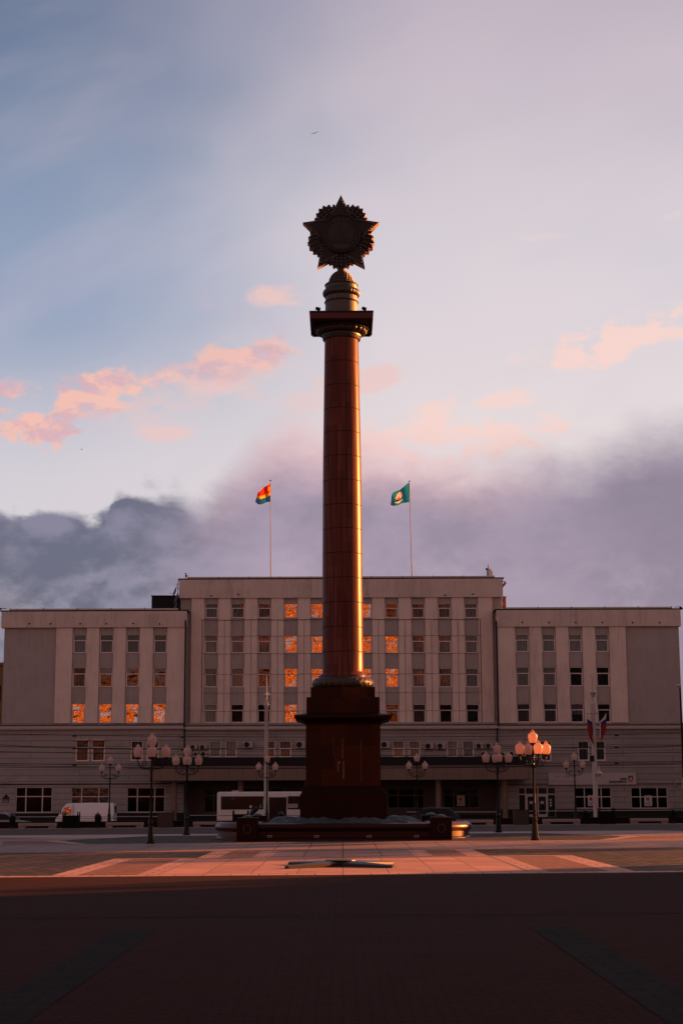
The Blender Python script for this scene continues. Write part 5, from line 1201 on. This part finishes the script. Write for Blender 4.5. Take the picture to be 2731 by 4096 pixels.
b = MB(); b.box(h[0], h[1], 99.97, 100, h[2], h[3], 0); b.box(h[0] + .035, h[1] - .035, 99.964, 99.98, h[2] + .04, h[3] - .04, 1); b.build('sign_plate', [M['yellow'], M['metal_dark']], e)
MB().tube([((h[0] + h[1]) / 2, 100.05, gz(h[0]) - .9), ((h[0] + h[1]) / 2, 100.05, h[3])], .04, 6).build('post', M['metal_cap'], e)
# ------------------------------------------------------------------ railing in front of the building
for side, (pa, pb) in enumerate(((-60, 640), (760, 1030), (1625, 1990), (2070, 2790))):
    Yr = 131.3; xa, xb = PX(pa, 3260, Yr), PX(pb, 3260, Yr)
    lb = ('black metal railing behind the white van and the parked car', 'short black railing left of the bus', 'black railing under the canopy right of the column', 'black railing below the sign board on the right')[side]
    e = empty('railing', ((xa + xb) / 2, Yr, gz((xa + xb) / 2) - .75), lb, 'railing', 'railings along the sidewalk')
    b = MB(); py = {0: (3268, 3266), 1: (3262, 3260), 2: (3248, 3248), 3: (3245, 3240)}[side]
    za, zb_ = PZ(py[0], Yr, pa), PZ(py[1], Yr, pb); n = int((xb - xa) / 2.3)
    b.tube([(xa, Yr, za), (xb, Yr, zb_)], .035, 6); b.build('hand_rail', M['metal_cap'], e)
    b = MB(); b.tube([(xa, Yr, za - .14), (xb, Yr, zb_ - .14)], .015, 4); zg = -.7
    b.tube([(xa, Yr, zg + gz(xa)), (xb, Yr, zg + gz(xb))], .015, 4); m_ = int((xb - xa) / .18)
    for i in range(m_): xx = xa + (xb - xa) * i / m_; b.tube([(xx, Yr, zg + gz(xx)), (xx, Yr, za + (zb_ - za) * i / m_ - .14)], .010, 4)
    b.build('baluster_grid', M['metal_dark'], e)
    for i in range(n + 1): xx = xa + (xb - xa) * i / max(n, 1); MB().tube([(xx, Yr, -.75 + gz(xx)), (xx, Yr, za + (zb_ - za) * i / max(n, 1))], .03, 6).build('rail_post', M['metal_dark'], e)
# ------------------------------------------------------------------ benches, planters, bins
def make_bench():
    e = empty('granite_bench', (0, 0, 0))
    MB().box(-1.05, 1.05, -.24, .24, .17, .33).build('seat', M['bench'], e, bevel=.015)
    for s_ in (-1, 1): MB().box(s_ * .84 - .19, s_ * .84 + .19, -.20, .20, -.02, .169).build('leg', M['bench'], e, bevel=.012)
    return e
bench = make_bench()
for i, (pc, lb) in enumerate(((151.5, 'grey granite bench in front of the parked car at the far left'), (500, 'grey granite bench between the white van and the big left lantern'), (848, 'grey granite bench running behind the left bowl of the fountain'),
        (1897, 'grey granite bench left of the unlit right lantern'), (2244, 'grey granite bench right of the glowing lantern below the sign board'), (2595, 'granite bench glowing orange in the sun at the far right'))):
    o = bench if i == 0 else copy_tree(bench); x = PX(pc, 3300, 93.2); o.location = (x, 93.2, gz(x)); tag(o, lb, 'bench', 'granite benches along the parapet')
def make_planter():
    e = empty('planter', (0, 0, 0)); b = MB(); b.box(-.42, .42, -.35, .35, .05, .72)
    for i in range(5): b.box(-.435, .435, -.365, .365, .10 + i * .125, .19 + i * .125)
    b.build('box', M['wood_dk'], e)
    for sx in (-1, 1):
        for sy in (-1, 1): MB().lathe([(.04, 0), (.04, .80), (.025, .82), (.045, .86), (.03, .91), (.005, .93)], sx * .42, sy * .35, 8).build('corner_post', M['wood_dk'], e)
    return e
planter = make_planter()
for i, (pc, lb) in enumerate(((286, 'black planter box with corner knobs in front of the white van'), (963, 'black planter box with corner knobs in front of the bus'), (2424, 'large black planter box below the sign board'))):
    o = planter if i == 0 else copy_tree(planter); x = PX(pc, 3290, 95.2); o.location = (x, 95.2, gz(x)); tag(o, lb, 'planter', 'black planters along the parapet')
def make_crate():
    e = empty('wicker_box', (0, 0, 0)); b = MB(); b.box(-.42, .42, -.3, .3, 0, .82)
    for i in range(8):
        for j in range(7): 
            xx = -.40 + j * .115 + (.03 if i % 2 else 0); b.box(xx, xx + .085, -.315, .315, .03 + i * .1, .09 + i * .1)
    b.build('woven_box', mat('woven_dark_metal', (.035, .026, .022), .6), e)
    MB().box(-.44, .44, -.32, .32, .825, .85).build('lid', M['wood_dk'], e)
    MB().tube([(.46, 0, 0), (.46, 0, .98)], .03, 6).build('side_post', M['wood_dk'], e)
    return e
cr = make_crate()
for i, (pc, lb) in enumerate(((662, 'dark woven box under the left end of the canopy'), (2082, 'dark woven box left of the glowing lantern foot'))):
    o = cr if i == 0 else copy_tree(cr); x = PX(pc, 3290, 95.1); o.location = (x, 95.1, gz(x)); tag(o, lb, 'street box', 'woven boxes along the parapet')
def make_bin():
    e = empty('litter_bin', (0, 0, 0)); MB().lathe([(.15, .0), (.15, .03), (.13, .08), (.16, .2), (.19, .62), (.20, .64), (.20, .67), (.15, .70)], 0, 0, 14).build('bin_body', M['iron'], e, smooth=True)
    MB().lathe([(.17, .70), (.16, .76), (.07, .82), (.03, .84), (.035, .88), (.001, .90)], 0, 0, 14).build('lid', M['iron'], e, smooth=True); return e
bn = make_bin()
for i, (pc, lb) in enumerate(((51, 'dark litter bin in front of the silver car at the far left'), (392, 'dark litter bin in front of the van, right of the left planter'), (2343, 'dark litter bin between the small lantern and the right white pole'), (2692, 'dark litter bin with knobbed lid right of the orange bench'), (1124, 'dark litter bin seen against the bus doors'))):
    o = bn if i == 0 else copy_tree(bn); x = PX(pc, 3290, 95.3); o.location = (x, 95.3, gz(x)); tag(o, lb, 'litter bin', 'litter bins along the parapet')
    o.scale = (1, 1, 1.0)
# ------------------------------------------------------------------ vehicles (local x = forward, mirrored as needed)
def wheel(e, x, y, z, r=.33, w=.22):
    b = MB(); b.lathe([(r * .62, -w / 2), (r * .95, -w / 2), (r, -w / 4), (r, w / 4), (r * .95, w / 2), (r * .62, w / 2)], 0, 0, 24)
    rt = Matrix.Rotation(math.pi / 2, 3, 'X'); b.xform(0, lambda q_: rt @ q_ + Vector((x, y, z))); t = b.build('wheel', M['rubber'], e, smooth=True)
    b = MB(); b.lathe([(.001, -w / 2 + .03), (r * .62, -w / 2 + .02), (r * .64, 0), (r * .62, w / 2 - .02), (.001, w / 2 - .03)], 0, 0, 16); b.xform(0, lambda q_: rt @ q_ + Vector((x, y, z)))
    b.build('rim', M['metal_cap'], t, smooth=True)
def shell(b, rings, m=0, glass=None):
    """rings: list of (x, [(y,z)...]) section loops, same count"""
    i = len(b.v); n = len(rings[0][1])
    for x, sec in rings: b.v += [(x, y, z) for y, z in sec]
    for k_ in range(len(rings) - 1):
        for a in range(n):
            c = (a + 1) % n; b.f.append([i + k_ * n + a, i + k_ * n + c, i + (k_ + 1) * n + c, i + (k_ + 1) * n + a]); b.m.append(m)
    b.f.append([i + a for a in range(n)][::-1]); b.m.append(m); j = i + (len(rings) - 1) * n; b.f.append([j + a for a in range(n)]); b.m.append(m)
def sec(w, z0, z1, r=.12, taper=1.0):
    wt = w * taper
    return [(-w, z0), (-w, z0 + (z1 - z0) * .45), (-wt - (w - wt) * .3, z1 - r * 1.4), (-wt + r * .3, z1 - r * .3), (-wt + r * 1.3, z1), (wt - r * 1.3, z1), (wt - r * .3, z1 - r * .3), (wt + (w - wt) * .3, z1 - r * 1.4), (w, z0 + (z1 - z0) * .45), (w, z0)]
def flat(b, pts, y, m=0, t=.012):
    b.prism(pts, y - t, y, m)
# white van facing left
Y = 137.0; x0, x1 = PX(231, 3250, Y), PX(463, 3250, Y); L = x1 - x0; xc = (x0 + x1) / 2; zg = gz(xc) - .9; ht = PZ(3211, Y, 360) - zg
van = empty('van', (xc, Y, zg), 'white delivery van facing left parked before the left wing', 'van')
b = MB(); hw = .95; X = lambda f: x0 + L * f; Zt = lambda f: zg + ht * f
prof_t = [(0.0, .20, .40), (.01, .17, .46), (.035, .15, .50), (.105, .15, .80), (.17, .15, .955), (.22, .15, .985), (.5, .15, 1.0), (.93, .15, .995), (.985, .16, .95), (1.0, .18, .75)]
shell(b, [(X(f), sec(hw * (.93 if f < .04 or f > .99 else 1), Zt(a), Zt(c), .13 if c > .6 else .06, .92)) for f, a, c in prof_t])
b.xform(0, lambda q_: q_ + Vector((0, Y, 0))); vb = b.build('body', M['white_paint'], van, smooth=True)
yv = Y - hw - .004
b = MB(); flat(b, [(X(.105), Zt(.58)), (X(.27), Zt(.58)), (X(.27), Zt(.86)), (X(.15), Zt(.86))], yv); b.build('side_window', M['mirror_glass'], van)
b = MB(); flat(b, [(X(.098), Zt(.57)), (X(.105), Zt(.58)), (X(.15), Zt(.86)), (X(.27), Zt(.86)), (X(.27), Zt(.58)), (X(.28), Zt(.57)), (X(.28), Zt(.885)), (X(.138), Zt(.885))][::1], yv + .008); 
b = MB()
for f in (.305, .30): b.box(X(f), X(f) + .012, yv - .006, yv + .01, Zt(.2), Zt(.93))
b.box(X(.09), X(.985), yv - .004, yv + .01, Zt(.50), Zt(.51)); b.box(X(.06), X(.985), yv - .004, yv + .01, Zt(.335), Zt(.345)); b.build('panel_seams', M['metal_dark'], vb)
MB().rbox((X(.095), yv - .12, Zt(.66)), (.07, .14, .26), Matrix.Rotation(.1, 3, 'Z')).build('wing_mirror', M['rubber'], van, bevel=.02)
b = MB(); shell(b, [(X(.042), [(y_, Zt(.53)) for y_ in (-.8, -.3, .3, .8)] + [(y_, Zt(.535)) for y_ in (.8, .3, -.3, -.8)]), (X(.125), [(y_, Zt(.86)) for y_ in (-.72, -.3, .3, .72)] + [(y_, Zt(.865)) for y_ in (.72, .3, -.3, -.72)])])
b.xform(0, lambda q_: q_ + Vector((-.03, Y, 0))); b.build('windscreen', M['autoglass'], van)
for s_ in (-1, 1): MB().box(X(0) - .02, X(.01), Y + s_ * .68 - .13, Y + s_ * .68 + .13, Zt(.36), Zt(.44)).build('headlight', M['globe'], van)
MB().box(X(.997), X(1.006), Y - .9, Y - .78, Zt(.4), Zt(.6)).build('tail_lamp', M['tail'], van)
MB().box(X(.985), X(1.0) + .04, Y - .93, Y + .93, Zt(.16), Zt(.23)).build('bumper', M['rubber'], van)
MB().box(X(.995), X(1.005), Y - .5, Y + .5, Zt(.62), Zt(.88)).build('rear_window', M['autoglass'], van)
for f in (.17, .79):
    for s_ in (-1, 1): wheel(van, X(f), Y + s_ * .82, zg + .33)
# bus facing right
Y = 127.0; x0 = PX(873, 3220, Y); L = 10.6; x1 = x0 + L; zg = gz(x0) - .9; zr_ = PZ(3167, Y, 1000); ht = zr_ - zg
bus = empty('bus', ((x0 + x1) / 2, Y, zg), 'white city bus passing behind the left side of the column pedestal', 'bus')
X = lambda px: PX(px, 3220, Y - 1.25); Z = lambda py: PZ(py, Y - 1.25, 1000)
b = MB(); shell(b, [(x0 + a, sec(1.25 * c, zg + .32, zg + ht * d, .2, .95)) for a, c, d in ((0, .92, .975), (.04, .97, .985), (.16, 1, 1.0), (L - .3, 1, 1.0), (L - .06, .97, .98), (L, .9, .95))])
b.xform(0, lambda q_: q_ + Vector((0, Y, 0))); bb = b.build('body', M['bus_white'], bus, smooth=True)
yv = Y - 1.25 - .012
for a, c in ((886, 930), (932, 978), (980, 1026), (1028, 1060), (1153, 1176), (1178, 1215), (1260, 1330)):
    b = MB(); flat(b, [(X(a), Z(3237)), (X(c), Z(3237)), (X(c), Z(3186)), (X(a), Z(3186))], yv); b.build('side_window', M['autoglass'], bus)
MB().box(X(884), X(1062), yv - .004, yv + .02, Z(3238), Z(3185)).build('window_band', M['rubber'], bus)
MB().box(X(1151), X(1332), yv - .004, yv + .02, Z(3238), Z(3185)).build('window_band', M['rubber'], bus)
d = MB(); d.box(X(1076), X(1146), yv - .01, yv + .02, Z(3283), Z(3189)); do = d.build('doorway', M['rubber'], bus)
for a, c in ((1079, 1109), (1113, 1143)):
    l = MB(); l.box(X(a), X(c), yv - .03, yv - .012, Z(3281), Z(3193)); lo = l.build('door', M['iron'], bus)
    MB().box(X(a + 3), X(c - 3), yv - .036, yv - .028, Z(3258), Z(3198)).build('door_glass', M['autoglass'], lo)
MB().box(X(1075), X(1147), yv - .03, yv, Z(3190), Z(3187.5)).build('door_trim', M['metal_cap'], bus)
b = MB(); b.box(X(874), X(1074), yv - .002, yv + .01, Z(3263), Z(3261)); b.box(X(1148), X(1330), yv - .002, yv + .01, Z(3263), Z(3261)); b.build('black_stripe', M['rubber'], bb)
MB().box(X(925), X(950), Y - .6, Y + .4, zr_ - .02, zr_ + .10).build('roof_hatch', M['ac'], bus, bevel=.03)
rp = MB(); rp.box(X(1153.5), X(1190), yv - .03, yv - .02, Z(3232), Z(3216)); ro = rp.build('route_plate', M['sign'], bus)
text_obj('route_number', '9', M['sign_text'], ro, X(1155), yv - .034, Z(3230), .32, .003)
b = MB()
for k_ in range(3): b.box(X(1166), X(1186), yv - .034, yv - .03, Z(3229 - 4.2 * k_), Z(3227.4 - 4.2 * k_))
b.build('route_lines', M['sign_text'], ro)
b = MB(); b.prism([(X(1003) + .11 * math.cos(R(t)), Z(3226.5) + .11 * math.sin(R(t))) for t in range(0, 360, 20)], yv - .03, yv - .014); b.build('round_sticker', M['poster'], bus)
b = MB(); b.box(X(925), X(938), yv - .02, yv - .014, Z(3198), Z(3190)); b.build('blue_sticker', M['sign_blue'], bus)
b = MB(); b.prism([(X(1036), Z(3232)), (X(1049), Z(3232)), (X(1046), Z(3222)), (X(1043), Z(3214)), (X(1039), Z(3222))], yv - .02, yv - .014); b.build('green_sticker', mat('green_sticker', (.02, .22, .06), .6), bus)
for a in (1.9, L - 2.6):
    for s_ in (-1, 1): wheel(bus, x0 + a, Y + s_ * 1.08, zg + .46, .46, .28)
MB().box(x0 - .03, x0 + .06, Y - 1.0, Y + 1.0, zg + .35, zg + .6).build('rear_bumper', M['rubber'], bus)
# cars
def car(root, xa, xb, Y, zg, ht, face, paint, suv=False):
    L = xb - xa; X = (lambda f: xa + L * f) if face < 0 else (lambda f: xb - L * f); hw = .88; Zt = lambda f: zg + ht * f
    if suv: low = [(0, .30, .52), (.02, .2, .60), (.20, .18, .66), (.26, .17, .67), (.9, .17, .68), (.97, .2, .66), (1.0, .3, .58)]; cabin = [(.20, .64), (.36, .97), (.42, 1.0), (.80, .99), (.97, .66)]
    else: low = [(0, .30, .50), (.02, .2, .56), (.22, .17, .65), (.28, .16, .66), (.82, .16, .68), (.97, .2, .66), (1.0, .3, .58)]; cabin = [(.24, .63), (.40, .95), (.47, 1.0), (.66, .99), (.86, .66)]
    b = MB(); shell(b, [(X(f), sec(hw * (.9 if f in (0, 1.0) else 1), Zt(a), Zt(c), .07, .95)) for f, a, c in (low if face < 0 else low)])
    shell(b, [(X(f), sec(hw * .93 if c < .8 else hw * .90, Zt(.60), Zt(c), .06 if c > .8 else .02, .80)) for f, c in cabin])
    b.xform(0, lambda q_: q_ + Vector((0, Y, 0))); bo = b.build('body', M[paint], root, smooth=True)
    y1_ = Y - hw * .87
    for (fa, fb) in (((.31, .52), (.535, .74)) if not suv else ((.30, .50), (.515, .70), (.715, .86))):
        def zt_(f):
            for (f0, c0), (f1, c1) in zip(cabin, cabin[1:]):
                if f0 <= f <= f1: return c0 + (c1 - c0) * (f - f0) / (f1 - f0)
            return .66
        fs_ = [fa, (fa + fb) / 2, fb]; b = MB(); pts = [(X(fa), Zt(.68)), (X(fb), Zt(.68))] + [(X(f), Zt(max(.69, zt_(f) - .055))) for f in fs_[::-1]]
        if X(fa) > X(fb): pts = pts[::-1]
        i = len(b.v); b.prism(pts, -.02, 0)
        b.xform(0, lambda q_: Vector((q_.x, Y - hw * (.90 - .14 * (q_.z - Zt(.68)) / (ht * .3)) - .035 + q_.y, q_.z))); b.build('side_window', M['autoglass'], root)
    f0, c0 = cabin[0]; f1, c1 = cabin[1]; b = MB()
    a0 = Vector((X(f0 + .02), 0, Zt(c0 + .06))); a1 = Vector((X(f1 - .01), 0, Zt(c1 - .02))); nn_ = Vector((-(1 if face < 0 else -1) * .02, 0, .02))
    b.face([a0 + nn_ + Vector((0, Y - .68, 0)), a0 + nn_ + Vector((0, Y + .68, 0)), a1 + nn_ + Vector((0, Y + .60, 0)), a1 + nn_ + Vector((0, Y - .60, 0))]); b.build('windscreen', M['autoglass'], root)
    MB().rbox((X(.31), Y - hw - .08, Zt(.70)), (.10, .16, .12), Matrix.Identity(3)).build('wing_mirror', M[paint], root, bevel=.02)
    for s_ in (-1, 1): MB().box(min(X(0.0), X(.03)), max(X(0.0), X(.03)), Y + s_ * .62 - .15, Y + s_ * .62 + .15, Zt(.44), Zt(.52)).build('headlight', M['globe'], root)
    for f in (.19, .80):
        for s_ in (-1, 1): wheel(root, X(f), Y + s_ * .76, zg + .31, .31, .2)
Y = 120.0; xb = PX(138, 3265, Y); xa = xb - 4.5; zg = gz(xb) - .9
e = empty('car', ((xa + xb) / 2, Y, zg), 'silver saloon car facing right at the far left edge', 'car'); car(e, xa, xb, Y, zg, PZ(3249, Y, 30) - zg, 1, 'silver')
Y = 126.0; xa = PX(1612, 3260, Y); xb = xa + 4.3; zg = gz(xb) - .9
e = empty('car', ((xa + xb) / 2, Y, zg), 'dark navy car facing left behind the right side of the fountain', 'car'); car(e, xa, xb, Y, zg, PZ(3230, Y, 1700) - zg, -1, 'navy', True)
# ------------------------------------------------------------------ overhead wires
wires = [(2939, 2936, 118, 1), (2990, 2984, 122, 1), (3009, 3012, 118, 1), (3058, 3047, 124, 1), (3066, 3058, 119, 1), (3073, 3052, 124, 1), (2960, 2990, 116, 0), (2983, 2962, 121, 2)]
wl = ['topmost overhead wire crossing the lower facade', 'second overhead wire from the top across the lower facade', 'third overhead wire from the top across the lower facade', 'upper one of the three close overhead wires above the shop windows',
      'middle one of the three close overhead wires above the shop windows', 'lowest overhead wire above the shop windows', 'slanting overhead wire over the left wing', 'slanting overhead wire over the right wing']
for i, (ya, yb, Y, rng) in enumerate(wires):
    pa, pb = {1: (-300, 3030), 0: (-300, 1066), 2: (1985, 3030)}[rng]; a, c = P(pa, ya, Y), P(pb, yb, Y); n = 24
    b = MB(); b.tube([a.lerp(c, k_ / n) + Vector((0, 0, -.35 * math.sin(math.pi * k_ / n) + (.15 if rng == 1 else 0))) for k_ in range(n + 1)], .022, 4)
    if i in (0, 1, 3):
        for f in (.18, .31, .83): p = a.lerp(c, f); b.rbox(p + Vector((0, 0, -.35 * math.sin(math.pi * f) + .08)), (.3, .06, .1), Matrix.Identity(3))
    o = single('overhead_wire', b, M['rubber'], tuple(a), wl[i], 'wire', 'overhead wires along the street')
# ------------------------------------------------------------------ birds
def bird(loc, s, lb, wings, body, lit):
    e = empty('gull', loc, lb, 'bird', 'gulls in the sky'); o = Vector(loc)
    b = MB(); pts = [Vector((x, 0, z)) * s + o for x, z, r_ in body]; b.tube(pts, [r_ * s for x, z, r_ in body], 8); b.build('body', M['bird_w'] if lit else M['bird'], e, smooth=True)
    for w in wings:
        b = MB(); n = len(w)
        top_ = [o + Vector((x, y, z)) * s for x, y, z, c in w]
        for k_ in range(n - 1):
            c0, c1 = w[k_][3] * s, w[k_ + 1][3] * s; A, B = top_[k_], top_[k_ + 1]; t = .012 * s
            lo = [A + Vector((0, -c0 / 2, -c0 * .35)), B + Vector((0, -c1 / 2, -c1 * .35)), B + Vector((0, c1 / 2, c1 * .35)), A + Vector((0, c0 / 2, c0 * .35))]
            b.face(lo); b.face([q_ + Vector((0, 0, t)) for q_ in lo][::-1])
        b.build('wing', M['bird'], e)
Y = 150.0; p = P(1259, 533, Y)
bird(tuple(p), .90, 'gull with spread wings gliding high above the star', [[(-.02, 0, .0, .14), (-.22, 0, -.02, .13), (-.42, 0, -.09, .03)], [(.02, 0, .02, .14), (.20, 0, .09, .13), (.30, 0, .13, .10), (.46, 0, .27, .03)]],
     [(-.04, .09, .02), (-.02, .05, .05), (.02, -.01, .07), (.05, -.08, .03)], True)
Y = 250.0; p = P(328, 1797, Y)
bird(tuple(p), .8, 'small dark bird with raised wings above the left cloud bank', [[(0, 0, 0, .16), (.10, 0, .18, .18), (.03, 0, .28, .10), (-.02, 0, .32, .03)], [(0, 0, 0, .1), (.05, .1, .12, .1), (.02, .15, .2, .03)]],
     [(-.22, .03, .015), (-.1, .01, .05), (.08, -.03, .05), (.17, -.03, .03)], False)
p = P(2198, 2268, 300); bird(tuple(p), .7, 'tiny distant bird over the right wing', [[(0, 0, 0, .1), (-.15, 0, .1, .05), (-.3, 0, .1, .02)], [(0, 0, 0, .1), (.12, 0, -.05, .05), (.25, 0, -.12, .02)]], [(-.1, .02, .03), (.1, -.03, .02)], False)
# ------------------------------------------------------------------ unseen blocks and most trees added to shade the square and fill window reflections
def block(name, x0, x1, y0, y1, h, mt, lb, win=True):
    b = MB(); b.box(x0, x1, y0, y1, -1, h, 0); b.box(x0 - .3, x1 + .3, y0 - .3, y1 + .3, h, h + .35, 1)
    if win:
        n = int((y1 - y0) / 3.5)
        for i in range(n):
            for k_ in range(int(h / 3.3)):
                yy_ = y0 + (i + .5) * (y1 - y0) / n; b.box(x0 - .05, x0 + .1, yy_ - .7, yy_ + .7, 1 + k_ * 3.3, 2.7 + k_ * 3.3, 2)
    return single(name, b, [M[mt], M['metal_dark'], M['core']], ((x0 + x1) / 2, (y0 + y1) / 2, 0), lb, 'building')
tanp = math.tan(SUN_PHI - math.pi / 2); tane = math.tan(SUN_EL)
XB = 48.0
block('foreground_shade_block', XB, XB + 12, -70, 31.8 + tanp * XB, 11.5, 'town', 'low house-shaped block added right of the square, outside the frame, to shade the foreground')  # unseen block added to keep sun off the foreground
block('side_shade_block', XB, XB + 12, 69.6 + tanp * XB, 82.6 + tanp * XB, 15.5, 'town', 'terrace-shaped block added right of the square, outside the frame, to shade the rear lanterns and paving')
block('side_shade_block', XB + 2, XB + 14, 86.2 + tanp * (XB + 2), 99.5 + tanp * XB, 13, 'town', 'second terrace-shaped block added right of the road, outside the frame, to shade the plaza edge')
block('side_shade_block', XB + 2, XB + 14, 99.8 + tanp * XB, 119 + tanp * XB, 17, 'town', 'third and tallest terrace-shaped block added right of the road, outside the frame, for shade')
block('added_block', 66, 90, 119 + tanp * 66, 190 + tanp * 66, 27, 'town', 'tall block added right of the office building, outside the frame, to keep sun off its facade')
block('added_reflection_tower', -24, 24, -84, -70, 62, 'ochre', 'orange tower block added behind the viewer to glow in the window reflections', False)  # added reflector, sized and coloured for the orange window panes
block('added_block', -104, -34, -88, -72, 33, 'ochre', 'orange row block added behind the viewer on the left for window reflections', False)
def tree(x, y, h, rad_, lb, n=900, zc_=.62):
    e = empty('tree', (x, y, gz(x)), lb, 'tree', 'trees beside the square outside the frame')
    MB().tube([(x, y, 0), (x + .1, y, h * .3), (x - .1, y + .1, h * .6), (x, y, h * .85)], [.22, .17, .11, .04], 8).build('trunk', M['bark'], e)
    b = MB()
    for i in range(n):
        while True:
            v_ = Vector((random.uniform(-1, 1), random.uniform(-1, 1), random.uniform(-1, 1)))
            if .15 < v_.length < 1 and (n > 3000 or math.sin(v_.x * 6 + x) + math.sin(v_.y * 7 + y) + math.sin(v_.z * 8)) > -.6: break
        c = Vector((x, y, h * zc_)) + Vector((v_.x * rad_, v_.y * rad_, v_.z * h * .38)); a = Vector((random.gauss(0, 1), random.gauss(0, 1), random.gauss(0, 1))).normalized(); d = a.orthogonal().normalized(); f = a.cross(d); s_ = random.uniform(.12, .30)
        b.face([c + d * s_, c + f * s_ * .6, c - d * s_, c - f * s_ * .6])
    b.build('crown', M['foliage'], e)
for i, c_ in enumerate((46.2, 49.2, 52.0)):
    xt_ = 24.0 + (i % 2) * 2.0; tree(xt_, c_ + tanp * xt_, 6.6, 1.9, ('tree right of the square nearest the flame star, outside the frame', 'middle tree of the row right of the square, outside the frame', 'tree right of the square nearest the fountain, outside the frame')[i], 420)
tree(24.0, 63.5 + tanp * 24.0, 12.0, 1.7, 'tall slender tree added right of the fountain, outside the frame, to shade the left lantern', 4500, .76)  # added to shade the globes of the front left lantern
for i, c_ in enumerate((30.8, 33.2)):
    tree(26.0 + i, c_ + tanp * (26.0 + i), 6.4, 1.5, ('small shading tree added nearest the camera in the right row, outside the frame', 'small shading tree added second nearest the camera in the right row, outside the frame')[i], 700, .6)  # crowns added to break up the foreground shadow edge
for i, c_ in enumerate((57.6, 60.6)):
    tree(24.0, c_ + tanp * 24.0, 9.6, 1.9, ('round shading tree added third from the fountain in the right row, outside the frame', 'round shading tree added second from the fountain in the right row, outside the frame')[i], 3200, .78)  # crowns added to keep sun off the paving at left
for i, (x_, y_, h_) in enumerate(((-9, -48, 26), (7, -46, 20), (-52, -50, 17), (-66, -48, 15))):
    tree(x_, y_, h_, 5.0, ('tall tree added behind the viewer left of the tower middle for dark reflections', 'tall tree added behind the viewer right of the tower middle for dark reflections', 'tree added behind the viewer far to the left for dark reflections', 'leftmost tree added behind the viewer for dark reflections')[i], 900)  # trees added as dark patches in the mirrored orange walls
for o_ in list(bpy.data.objects):
    if '_o' in o_: del o_['_o']
S.cycles.max_bounces = 6; S.cycles.transparent_max_bounces = 12
